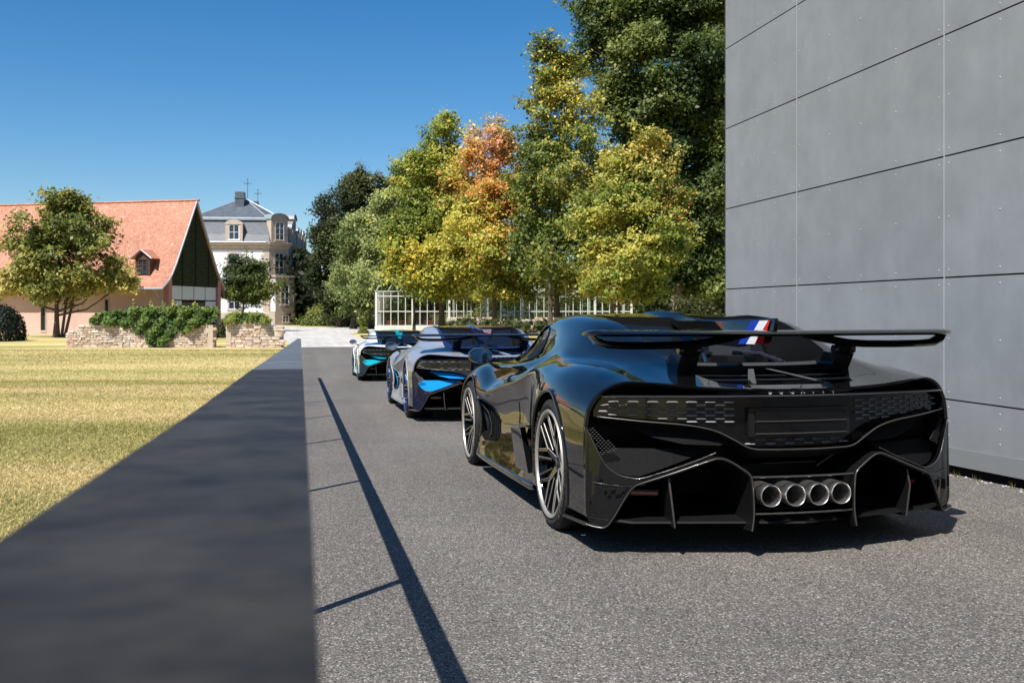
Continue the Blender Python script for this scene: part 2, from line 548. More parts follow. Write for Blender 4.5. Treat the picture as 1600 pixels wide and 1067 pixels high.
# loose chippings and weeds along the foot of the wall
def make_chippings():
    mb = MB()
    r2 = random.Random(11)
    for k in range(200):
        y = r2.uniform(3.0, 10.4); x = XW - abs(r2.gauss(0, 0.05)) + 0.01
        s = r2.uniform(0.004, 0.015)
        z = gz(y) + 0.012
        vs = []
        for (a, b, c) in ((1,0,0),(-1,0,0),(0,1,0),(0,-1,0),(0,0,1),(0,0,-.4)):
            vs.append((x + a*s*r2.uniform(.7,1.3), y + b*s*r2.uniform(.7,1.4), z + c*s*r2.uniform(.5,.9)))
        mb.add(vs, [(0,2,4),(2,1,4),(1,3,4),(3,0,4),(2,0,5),(1,2,5),(3,1,5),(0,3,5)])
    o = mb.build('chippings', pbr('chipping', (0.30, 0.29, 0.275), 0.9, vary=0.3, vscale=30))
    tag(o, 'loose pale stone chippings along the foot of the grey wall', 'gravel', kind='stuff')
    wd = MB()
    for k in range(26):
        y = r2.uniform(4.0, 7.6); x = XW - 0.02
        for j in range(7):
            an = r2.uniform(0, 6.28); h = r2.uniform(0.02, 0.07)
            dx, dy = math.cos(an) * 0.03, math.sin(an) * 0.04
            wd.add([(x, y - .003, gz(y)), (x, y + .003, gz(y)), (x + dx - .02, y + dy, gz(y) + h)], [(0, 1, 2)])
    o = wd.build('weeds', pbr('weed', (0.22, 0.21, 0.06), 0.8))
    tag(o, 'small dry weeds sprouting at the foot of the grey wall', 'weeds', kind='stuff')
make_chippings()

# ================================================================== barn with the tiled roof
def tile_mat():
    m, nt, b = newmat('clay_tiles')
    N, L = nt.nodes, nt.links
    tc = N.new('ShaderNodeTexCoord')
    br = N.new('ShaderNodeTexBrick')
    br.inputs['Scale'].default_value = 1.0
    br.inputs['Brick Width'].default_value = 0.20; br.inputs['Row Height'].default_value = 0.19
    br.inputs['Mortar Size'].default_value = 0.012; br.inputs['Mortar Smooth'].default_value = 0.3
    br.inputs['Color1'].default_value = (0.40, 0.172, 0.108, 1); br.inputs['Color2'].default_value = (0.50, 0.245, 0.165, 1)
    br.inputs['Mortar'].default_value = (0.36, 0.15, 0.092, 1)
    mp = N.new('ShaderNodeMapping'); mp.inputs['Rotation'].default_value = (R(90), 0, 0)
    L.new(tc.outputs['Object'], mp.inputs['Vector']); L.new(mp.outputs[0], br.inputs['Vector'])
    n = N.new('ShaderNodeTexNoise'); n.inputs['Scale'].default_value = 2.6; n.inputs['Detail'].default_value = 4; n.inputs['Roughness'].default_value = 0.7
    L.new(tc.outputs['Object'], n.inputs['Vector'])
    r = N.new('ShaderNodeValToRGB')
    r.color_ramp.elements[0].position = 0.60; r.color_ramp.elements[0].color = (0, 0, 0, 1)
    r.color_ramp.elements[1].position = 0.67; r.color_ramp.elements[1].color = (0.75, 0.75, 0.75, 1)
    L.new(n.outputs['Fac'], r.inputs['Fac'])
    mx = N.new('ShaderNodeMixRGB'); mx.inputs[2].default_value = (0.55, 0.46, 0.38, 1)
    L.new(r.outputs[0], mx.inputs[0]); L.new(br.outputs['Color'], mx.inputs[1])
    n2 = N.new('ShaderNodeTexNoise'); n2.inputs['Scale'].default_value = 0.35; n2.inputs['Detail'].default_value = 5
    L.new(tc.outputs['Object'], n2.inputs['Vector'])
    r2 = N.new('ShaderNodeValToRGB'); r2.color_ramp.elements[0].position = .3; r2.color_ramp.elements[0].color = (.86, .86, .86, 1); r2.color_ramp.elements[1].position = .7; r2.color_ramp.elements[1].color = (1.12, 1.12, 1.12, 1)
    L.new(n2.outputs['Fac'], r2.inputs['Fac'])
    m2 = N.new('ShaderNodeMixRGB'); m2.blend_type = 'MULTIPLY'; m2.inputs[0].default_value = 1
    L.new(mx.outputs[0], m2.inputs[1]); L.new(r2.outputs[0], m2.inputs[2])
    L.new(m2.outputs[0], b.inputs['Base Color'])
    b.inputs['Roughness'].default_value = 0.85
    bp = N.new('ShaderNodeBump'); bp.inputs['Strength'].default_value = .7; bp.inputs['Distance'].default_value = .03
    L.new(br.outputs['Fac'], bp.inputs['Height']); bp.invert = True
    L.new(bp.outputs[0], b.inputs['Normal'])
    return m
M_TILE = tile_mat()
M_PINK = pbr('pink_plaster', (0.56, 0.375, 0.315), 0.9, vary=0.07, vscale=0.8, bump=.05, bscale=20)
M_PINK2 = pbr('pink_pillar', (0.36, 0.17, 0.155), 0.9, vary=0.08, vscale=1.5)
M_SLAT = pbr('black_boards', (0.012, 0.012, 0.009), 0.8, spec=.2, c2=(0.035, 0.045, 0.008), vscale=1.3, stretch=(1, 1, 5))
M_ZINC = pbr('zinc', (0.32, 0.35, 0.38), 0.45, metal=.3, vary=.15, vscale=2)
M_WPANEL = pbr('white_panel', (0.50, 0.52, 0.56), 0.6, vary=.05, vscale=1)
M_WINGLASS = pbr('window_glass', (0.02, 0.03, 0.045), 0.05, spec=.8)
M_TIMBER = pbr('brown_timber', (0.075, 0.038, 0.026), 0.7, vary=.25, vscale=6)
M_SANDST = pbr('sandstone', (0.46, 0.37, 0.295), 0.85, vary=.12, vscale=2.5, bump=.08, bscale=12)
M_WHITEW = pbr('white_plaster', (0.80, 0.785, 0.765), 0.9, vary=.04, vscale=.7)
M_SLATE = pbr('slate', (0.085, 0.099, 0.118), 0.5, vary=.28, vscale=1.6, bump=.15, bscale=14, stretch=(1, 1, 2.5))
M_WFRAME = pbr('white_paint', (0.74, 0.74, 0.73), 0.5)
M_IRON = pbr('black_iron', (0.02, 0.02, 0.022), 0.5)
M_COPPER = pbr('green_copper', (0.10, 0.17, 0.19), 0.6)

def barn():
    rz = R(-11.75) - YAW
    N0 = cam2w(-26.1, 73.0); g = gz(N0.y)
    root = empty('barn', (N0.x, N0.y, g), rz)
    W, LEN = 7.86, 34.0
    # facade pixel -> local x, z
    def fx(px, py=487):
        k = (px - 800) / 1500
        t = (-26.1 - k * 73) / (k * .2036 + .979)
        Z = 73 + .2036 * t
        return -t, CAM_Z - (py - 487) / 1500 * Z - g
    prof = [(-1.05, 3.60), (-.62, 3.86), (-.15, 4.20), (.30, 4.66), (.86, 5.45), (2.4, 8.05), (W/2, 10.67)]
    eave_z = 3.45
    # long wall with two slit openings left open
    slits = []
    for (pa, pb, ya, yb) in ((64, 71.5, 474, 516), (164, 170, 468, 512)):
        xa, z1 = fx(pa, ya); xb, z0 = fx(pb, yb)
        slits.append((xa, xb, z0, z1))
    mb = MB(); xs = -LEN
    for (xa, xb, z0, z1) in slits:
        mb.box(xs, xa, 0, .4, 0, 4.15); mb.box(xa, xb, 0, .4, 0, z0); mb.box(xa, xb, 0, .4, z1, 4.15); xs = xb
    mb.box(xs, -.42, 0, .4, 0, 4.15)
    mb.box(-LEN, 0, W-.4, W, 0, 4.15); mb.box(-LEN, -LEN+.4, .4, W-.4, 0, 4.15)
    mb.build('wall', M_PINK, root)
    for (xa, xb, z0, z1) in slits:
        w = MB(); fw = .10
        w.box(xa-fw, xa, -.03, .1, z0-.15, z1+.1); w.box(xb, xb+fw, -.03, .1, z0-.15, z1+.1); w.box(xa, xb, -.05, .1, z0-.15, z0); w.box(xa, xb, -.03, .1, z1, z1+.1)
        f = w.build('window', M_SANDST, root)
        MB().box(xa, xb, .16, .19, z0, z1).build('pane', M_WINGLASS, f)
    # gable corner pillars
    for y0 in (-.02, W-.42):
        MB().box(-.42, .02, y0, y0+.44, 0, 4.4 if y0 < 0 else 4.4).build('corner_pillar', M_PINK2, root)
    # roof: two thick slopes with the swept eaves
    for side in (0, 1):
        pr = [(y, z) if side == 0 else (W-max(y, -.45), z) for y, z in prof]
        vs, fs = [], []
        for x in (-LEN-.3, .08):
            for y, z in pr: vs.append((x, y, z))
            for y, z in pr: vs.append((x, y, z-.16))
        n = len(pr)
        for i in range(n-1):
            fs.append((i, i+1, 2*n+i+1, 2*n+i)); fs.append((n+i, 3*n+i, 3*n+i+1, n+i+1))
        fs += [(0, 2*n, 3*n, n), tuple(list(range(n))+list(range(2*n-1, n-1, -1))), tuple(list(range(2*n, 3*n))+list(range(4*n-1, 3*n-1, -1)))]
        MB().add(vs, fs).build('roof_slope', M_TILE, root)
        # zinc verge along the gable
        m_ = MB(); m_.tube([(.10, y, z-.05) for y, z in pr], .07, 6)
        m_.build('verge', M_ZINC, root)
    m_ = MB(); m_.tube([(-LEN-.3, W/2, 10.70), (.3, W/2, 10.70)], .10, 6); m_.build('ridge', M_TILE, root)
    m_ = MB(); m_.tube([(-LEN, -1.12, 3.52), (.2, -1.12, 3.52)], .085, 8); m_.build('gutter', M_ZINC, root)
    m_ = MB(); m_.tube([(-.55, -1.10, 3.45), (-.55, -.75, 3.10), (-.55, -.12, 2.85), (-.55, -.10, .1)], .06, 8); m_.build('downpipe', M_ZINC, root)
    # black slatted gable: boards clipped to the triangle
    def half(z):
        zs = [p[1] for p in prof]; ys = [p[0] for p in prof]
        return np.interp(z, zs, ys)
    z = 3.86; k = 0
    MB().prism([(-.2, .05, 3.86), (-.2, W-.05, 3.86), (-.2, W/2, 10.5)], (-.05, 0, 0)).build('gable_backing', M_DARK, root)
    while z < 10.3:
        z2 = min(z+.235, 10.45)
        a0, a1 = half(z)+.12, half(z2)+.12
        if W-2*a1 > .1:
            MB().prism([(-.02, max(a0, -.0), z), (-.02, W-max(a0, 0), z), (-.05, W-max(a1, 0), z2), (-.05, max(a1, 0), z2)], (-.03, 0, 0)).build('slat', M_SLAT, root)
        z += .25; k += 1
    for f in (.25, .5, .75):
        zt = np.interp(min(f, 1-f)*W, [p[0] for p in prof], [p[1] for p in prof])-.35
        MB().box(-.018, .01, f*W-.04, f*W+.04, 3.86, zt).build('batten', M_DARK, root)
    # white panels below, dark gate in the middle of the lower row
    cw = (W-.84)/4
    MB().box(-.30, -.26, .42, W-.42, 0, 3.85).build('gable_wall', M_DARK, root)
    for i in range(4):
        y0 = .42+i*cw
        MB().box(-.22, -.18, y0+.05, y0+cw-.05, 2.74, 3.80).build('panel', M_WPANEL, root)
        if i in (0, 3): MB().box(-.22, -.18, y0+.05, y0+cw-.05, .9, 2.64).build('panel', M_WPANEL, root)
        else: MB().box(-.24, -.20, y0+.05, y0+cw-.05, .1, 2.55).build('gate', M_TIMBER, root)
    # dormer
    xd, zd = fx(221, 412)
    d = MB(); wd = .62
    yb = np.interp(zd+.4, [p[1] for p in prof], [p[0] for p in prof])
    yf = np.interp(zd-.95, [p[1] for p in prof], [p[0] for p in prof])-.02
    d.box(xd-wd, xd-wd+.14, yf, yb+.9, zd-1.0, zd+.45); d.box(xd+wd-.14, xd+wd, yf, yb+.9, zd-1.0, zd+.45)
    d.box(xd-wd+.14, xd+wd-.14, yf+.05, yf+.15, zd-1.0, zd-.85); d.box(xd-wd+.14, xd+wd-.14, yf, yf+.16, zd+.30, zd+.45)
    d.prism([(xd-wd, yf, zd+.45), (xd+wd, yf, zd+.45), (xd, yf, zd+1.0)], (0, 1.2, 0))
    dm = d.build('dormer', M_TIMBER, root)
    w = MB(); w.box(xd-.34, xd+.34, yf+.06, yf+.12, zd-.78, zd+.22)
    w.build('dormer_window', M_WINGLASS, dm)
    w = MB(); w.box(xd-.03, xd+.03, yf+.03, yf+.06, zd-.78, zd+.22); w.box(xd-.34, xd+.34, yf+.03, yf+.06, zd-.10, zd-.05); w.box(xd-.42, xd-.34, yf+.01, yf+.1, zd-.85, zd+.3); w.box(xd+.34, xd+.42, yf+.01, yf+.1, zd-.85, zd+.3)
    w.build('dormer_frame', M_TIMBER, dm)
    for s in (-1, 1):
        w = MB(); w.prism([(xd, yf-.22, zd+1.10), (xd+s*(wd+.28), yf-.22, zd+.42), (xd+s*(wd+.28), yf-.22, zd+.34), (xd, yf-.22, zd+1.00)], (0, 1.75, 0))
        w.build('dormer_roof', M_TILE, dm)
        w = MB(); w.tube([(xd, yf-.24, zd+1.07), (xd+s*(wd+.29), yf-.24, zd+.38)], .045, 6); w.build('dormer_verge', M_ZINC, dm)
    # second dormer behind the tree
    xd2, zd2 = fx(28, 424)
    d = MB().box(xd2-.6, xd2+.6, yf, yb+.9, zd2-.8, zd2+.5); d2 = d.build('dormer', M_TIMBER, root)
    MB().box(xd2-.34, xd2+.34, yf-.03, yf-.004, zd2-.6, zd2+.25).build('dormer_window', M_WINGLASS, d2)
    for s in (-1, 1):
        w = MB(); w.prism([(xd2, yf-.22, zd2+1.10), (xd2+s*.9, yf-.22, zd2+.42), (xd2+s*.9, yf-.22, zd2+.34), (xd2, yf-.22, zd2+1.00)], (0, 1.75, 0)); w.build('dormer_roof', M_TILE, d2)
    tag(root, 'long pink barn with a steep orange tiled roof and black slatted gable', 'barn')
barn()

# ================================================================== the big house with the mansard roof
def wall_window(root, c, u, n, w, h, arch=.18, surround=M_SANDST, fr=.16, rows=3, balcony=False, glass_in=.10):
    """stone surround + white casement + glass; c = centre of the sill, u = along the wall, n = outwards"""
    c, u, n = Vector(c), Vector(u), Vector(n); up = Vector((0, 0, 1))
    def P(a, b, d): return c + u*a + up*b + n*d
    def archpts(hw, hh, k=8):
        return [(-hw, 0), (-hw, hh-arch)] + [(-hw*math.cos(math.pi*i/k), hh-arch+arch*math.sin(math.pi*i/k)) for i in range(1, k)] + [(hw, hh-arch), (hw, 0)]
    o_, i_ = archpts(w/2+fr, h+fr), archpts(w/2, h)
    vs, fs = [], []
    m = len(o_)
    for d in (.07, -.02):
        vs += [P(a, b, d) for a, b in o_] + [P(a, b, d) for a, b in i_]
    for i in range(m-1):
        fs += [(i, i+1, m+i+1, m+i), (2*m+i, 3*m+i, 3*m+i+1, 2*m+i+1), (i, 2*m+i, 2*m+i+1, i+1), (m+i, m+i+1, 3*m+i+1, 3*m+i)]
    sb = MB().add(vs, fs)
    sb.prism([P(-w/2-fr-.08, -.16, -.02), P(w/2+fr+.08, -.16, -.02), P(w/2+fr+.08, 0, -.02), P(-w/2-fr-.08, 0, -.02)], n*.17)
    f = sb.build('window', surround, root)
    MB().add([P(a, b, .012) for a, b in i_], [tuple(range(len(i_)))]).build('pane', M_WINGLASS, f)
    g = MB(); t = .05
    def bar(a0, a1, b0, b1): g.prism([P(a0, b0, .015), P(a1, b0, .015), P(a1, b1, .015), P(a0, b1, .015)], n*.03)
    bar(-w/2, -w/2+t, 0, h-arch); bar(w/2-t, w/2, 0, h-arch); bar(-t*.7, t*.7, 0, h-.02); bar(-w/2+t, -t*.7, 0, t*1.3); bar(t*.7, w/2-t, 0, t*1.3)
    for r_ in range(1, rows):
        b = h*r_/rows; bar(-w/2+t, -t*.7, b-t*.5, b+t*.5); bar(t*.7, w/2-t, b-t*.5, b+t*.5)
    g.build('casement', M_WFRAME, f)
    if balcony:
        bl = MB(); e = .55
        bl.prism([P(-w/2-.3, -.22, .03), P(w/2+.3, -.22, .03), P(w/2+.3, -.22, e), P(-w/2-.3, -.22, e)], up*.12)
        k = 9
        for i in range(k+1):
            a = -w/2-.25+(w+.5)*i/k; q = P(a, -.1, e-.05); bl.tube([q, q+up*.95], .014, 4)
        bl.tube([P(-w/2-.25, .86, .05), P(-w/2-.25, .86, e-.05), P(w/2+.25, .86, e-.05), P(w/2+.25, .86, .05)], .024, 5)
        bl.build('balcony_rail', M_IRON, f)
    return f

def big_house():
    rz = R(5.45) - YAW
    N0 = cam2w((447-800)/1500*128, 128.0); g = gz(N0.y)
    root = empty('manor_house', (N0.x, N0.y, g), rz)
    WD, DP, CH = 13.0, 24.0, 2.2
    plan = [(-WD, 0), (-CH, 0), (0, CH), (0, DP), (-WD, DP)]
    def ring(off):
        o = off
        return [(-WD+o, o), (-CH-o*.41, o), (-o, CH+o*.41), (-o, DP-o), (-WD+o, DP-o)]
    def loft(levels, name, mat, cap=True):
        vs, fs = [], []; n = 5
        for off, z in levels:
            vs += [(x, y, z) for x, y in ring(off)]
        for j in range(len(levels)-1):
            for k in range(n):
                a = j*n+k; b = j*n+(k+1) % n; fs.append((a, b, b+n, a+n))
        if cap: fs += [tuple(range(n-1, -1, -1)), tuple((len(levels)-1)*n+k for k in range(n))]
        return MB().add(vs, fs).build(name, mat, root)
    loft([(-.12, 0), (-.12, 1.62), (-.02, 1.75), (.0, 1.78)], 'plinth', M_SANDST)
    # plastered front, dressed stone for the canted corner and the long side
    MB().prism([(-WD, 0, 1.78), (-CH-.62, 0, 1.78), (-CH-.62, 3, 1.78), (-WD, 3, 1.78)], (0, 0, 9.0)).build('wall', M_WHITEW, root)
    MB().prism([(-CH-.62, -.03, 1.78), (-CH, -.03, 1.78), (.03, CH, 1.78), (.03, DP, 1.78), (-WD, DP, 1.78), (-WD, 3, 1.78), (-CH-.62, 3, 1.78)], (0, 0, 9.0)).build('wall', M_SANDST, root)
    # quoins at the edge of the plastered front
    q = MB().box(-.45, .0, -.028, .3, 0, .42).mesh('quoin')
    for k in range(16):
        o = link('quoin', q, M_SANDST, root); o.location = (-CH-.62, 0, 1.85+k*.55); o.scale = (1.0 if k % 2 else .55, 1, 1)
    loft([(-.06, 9.95), (-.06, 10.25), (-.22, 10.45), (-.22, 10.62), (-.55, 10.85), (-.60, 11.02), (-.3, 11.06)], 'cornice', M_SANDST)
    m_ = MB(); m_.tube([(-WD-.5, -.66, 10.98), (-CH-.3, -.66, 10.98)], .09, 6); m_.build('gutter', M_ZINC, root)
    loft([(-.15, 11.05), (.28, 12.1), (.62, 13.2), (.85, 14.0)], 'mansard', M_SLATE)
    loft([(.62, 14.0), (.60, 14.22), (.80, 14.40), (.95, 14.45)], 'roof_band', M_ZINC)
    # upper hipped roof
    rg = [(-6.5, 6.0, 17.55), (-6.5, 18.0, 17.55)]
    e = [(x, y, 14.44) for x, y in [(-WD+.9, .9), (-CH-.4, .9), (-.9, CH+.4), (-.9, DP-.9), (-WD+.9, DP-.9)]]
    MB().add(e+rg, [(0, 1, 5), (1, 2, 5), (2, 3, 6, 5), (3, 4, 6), (4, 0, 5, 6), (4, 3, 2, 1, 0)]).build('upper_roof', M_SLATE, root)
    for a, b in ((e[0], rg[0]), (e[1], rg[0]), (e[2], rg[0])):
        m_ = MB(); m_.tube([a, b], .11, 6); m_.build('hip_strip', M_ZINC, root)
    m_ = MB(); m_.tube(rg, .16, 6); m_.build('ridge', M_SLATE, root)
    MB().box(-7.35, -6.15, 3.6, 4.9, 15.2, 18.15).box(-7.42, -6.08, 3.53, 4.97, 17.25, 17.4).build('chimney', M_SLATE, root)
    MB().box(-6.9, -6.1, 14.5, 15.6, 16.5, 18.1).build('chimney', M_SLATE, root)
    for (x, y) in ((-6.0, 5.5), (-6.5, 17.0)):
        m_ = MB(); z0 = 17.5
        m_.tube([(x, y, z0), (x, y, z0+2.6)], .05, 5)
        for k in range(4):
            an = k*math.pi/2+.4
            m_.tube([(x, y, z0+1.9), (x+.45*math.cos(an), y+.45*math.sin(an), z0+2.05)], .03, 4)
            m_.lathe([(0, -.09), (.09, 0), (0, .09)], 'z', 6, (x+.48*math.cos(an), y+.48*math.sin(an), z0+2.08))
        m_.lathe([(0, -.1), (.11, 0), (0, .14)], 'z', 8, (x, y, z0+2.65))
        m_.build('finial', M_COPPER, root)
    fr, n0 = (1, 0, 0), (0, -1, 0)
    r2 = math.sqrt(.5)
    # front windows
    for x in (-6.75,):
        wall_window(root, (x, 0, 6.75), fr, n0, 1.45, 2.75)
        wall_window(root, (x, 0, 2.15), fr, n0, 1.45, 2.9)
    # front dormer: stone aedicule
    d = MB(); x = -6.75
    d.box(x-1.12, x-.70, -.25, 1.4, 11.1, 13.35); d.box(x+.70, x+1.12, -.25, 1.4, 11.1, 13.35); d.box(x-.70, x+.70, -.22, 1.4, 11.1, 11.3)
    arc = [(x-1.2, 13.35)] + [(x-1.2*math.cos(math.pi*k/10), 13.35+.62*math.sin(math.pi*k/10)) for k in range(1, 10)] + [(x+1.2, 13.35)]
    d.prism([(a, -.30, b) for a, b in arc], (0, 1.9, 0))
    dm = d.build('dormer', M_SANDST, root)
    wall_window(root, (x, -.16, 11.35), fr, n0, 1.30, 1.95, arch=.25, surround=M_WFRAME, fr=.06, rows=2)
    # canted corner: windows and round-topped dormer
    cc = Vector((-CH/2, CH/2, 0)); uc = Vector((r2, r2, 0)); nc = Vector((r2, -r2, 0))
    wall_window(root, cc+Vector((0, 0, 6.75))+nc*.03, uc, nc, 1.35, 2.85, balcony=True)
    def round_dormer(c, u, n, w, zb, zt, dep):
        c, u, n = Vector(c), Vector(u), Vector(n)
        arc = [(-w/2, zb), (-w/2, zt-.75)] + [(-w/2*math.cos(math.pi*k/12), zt-.75+.75*math.sin(math.pi*k/12)) for k in range(1, 12)] + [(w/2, zt-.75), (w/2, zb)]
        d = MB().prism([c+u*a+Vector((0, 0, b))+n*.15 for a, b in arc], -n*dep).build('dormer', M_SANDST, root)
        top = arc[1:-1]
        vs, fs = [], []
        for a, b in top:
            k = 1.10
            for dd in (.32, -dep):
                vs.append(c+u*(a*k)+Vector((0, 0, b+.10))+n*dd); vs.append(c+u*(a*k)+Vector((0, 0, b+.0))+n*dd)
        for i in range(len(top)-1):
            p = i*4
            fs += [(p, p+4, p+6, p+2), (p+1, p+3, p+7, p+5), (p, p+1, p+5, p+4), (p+2, p+6, p+7, p+3)]
        MB().add(vs, fs).build('dormer_top', M_ZINC, d)
        wall_window(root, c+Vector((0, 0, zb+.35))+n*.17, u, n, w*.48, zt-zb-1.5, arch=.2, surround=M_SANDST, fr=.1, rows=3)
    round_dormer(cc, uc, nc, 2.7, 11.05, 14.9, 2.6)
    us, ns = Vector((0, 1, 0)), Vector((1, 0, 0))
    round_dormer((0, 7.4, 0), us, ns, 3.2, 11.05, 15.4, 2.6)
    for y in (4.3, 11.0, 13.6, 17.0, 20.5):
        round_dormer((0, y, 0), us, ns, 1.9, 11.05, 13.9, 1.6)
    for y in (4.2, 6.6, 8.2, 11.2, 14.2, 17.2, 20.5):
        wall_window(root, (.03, y, 6.75), us, ns, 1.1, 2.75, balcony=y in (6.6, 11.2, 17.2), surround=M_WHITEW)
        wall_window(root, (.03, y, 2.6), us, ns, 1.1, 2.9, surround=M_WHITEW)
    for y in (6.0, 12.5): 
        m_ = MB(); m_.tube([(.12, y+1.4, .2), (.12, y+1.4, 10.6)], .07, 6); m_.build('downpipe', M_ZINC, root)
    # ground floor bay in front of the corner, with the balcony on top
    bp = [(-1.95, -.75), (-1.25, -.75), (.85, 1.35), (.85, 3.6), (-1.95, 3.6)]
    MB().prism([(x, y, 1.80) for x, y in bp], (0, 0, 4.6)).build('bay', M_SANDST, root)
    MB().prism([(-1.9, -.765, 1.85), (-1.3, -.765, 1.85), (-1.3, -.752, 1.85), (-1.9, -.752, 1.85)], (0, 0, 4.3)).build('bay_panel', M_WHITEW, root)
    k = 1.04
    MB().prism([(x*1.06, y*1.06-.06, 0) for x, y in bp], (0, 0, 1.8)).build('bay_plinth', M_SANDST, root)
    MB().prism([(-2.1, -.95, 6.4), (-1.2, -.95, 6.4), (1.05, 1.30, 6.4), (1.05, 3.7, 6.4), (-2.1, 3.7, 6.4)], (0, 0, .22)).build('bay_cornice', M_SANDST, root)
    bc = Vector((-.20, .30, 0))
    wall_window(root, bc+Vector((0, 0, 2.75))+nc*.01, uc, nc, 1.2, 2.55)
    wall_window(root, bc+Vector((0, 0, .45))+nc*.16, uc, nc, .95, .75, arch=.02, rows=2, fr=.08)
    bl = MB()
    edge = [(-1.15, -.88), (.95, 1.30), (.95, 3.4)]
    for i in range(2):
        a, b = Vector((*edge[i], 0)), Vector((*edge[i+1], 0))
        for j in range(14):
            p = a+(b-a)*j/14; bl.tube([(p.x, p.y, 6.62), (p.x, p.y, 7.55)], .016, 4)
    bl.tube([(x, y, 7.57) for x, y in edge], .03, 5)
    bl.build('balcony_rail', M_IRON, root)
    # outside stair with solid cheeks and urns
    M_ST = M_SANDST
    MB().prism([(.05, 9.0, 0), (6.4, 9.0, 0), (6.2, 9.0, .5), (1.6, 9.0, 2.75), (.05, 9.0, 2.75)], (0, .5, 0)).build('stair_cheek', M_ST, root)
    MB().prism([(.05, 13.0, 0), (6.4, 13.0, 0), (6.2, 13.0, .5), (1.6, 13.0, 2.75), (.05, 13.0, 2.75)], (0, .5, 0)).build('stair_cheek', M_ST, root)
    for k in range(11):
        MB().box(.06, 1.6+(10-k)*.42, 9.5, 13.0, k*.18, (k+1)*.18-.002).build('step', M_ST, root)
    for (x, y, z) in ((1.4, 9.25, 2.75), (1.4, 13.25, 2.75), (6.0, 9.25, .55)):
        MB().lathe([(0, 0), (.22, 0), (.22, .1), (.10, .2), (.12, .3), (.30, .55), (.33, .8), (.25, .95), (.1, 1.15), (0, 1.2)], 'z', 14, (x, y, z)).build('urn', M_IRON, root, smooth=True)
    tag(root, 'pale manor house with slate mansard roof, canted stone bay and outside stair', 'house')
big_house()

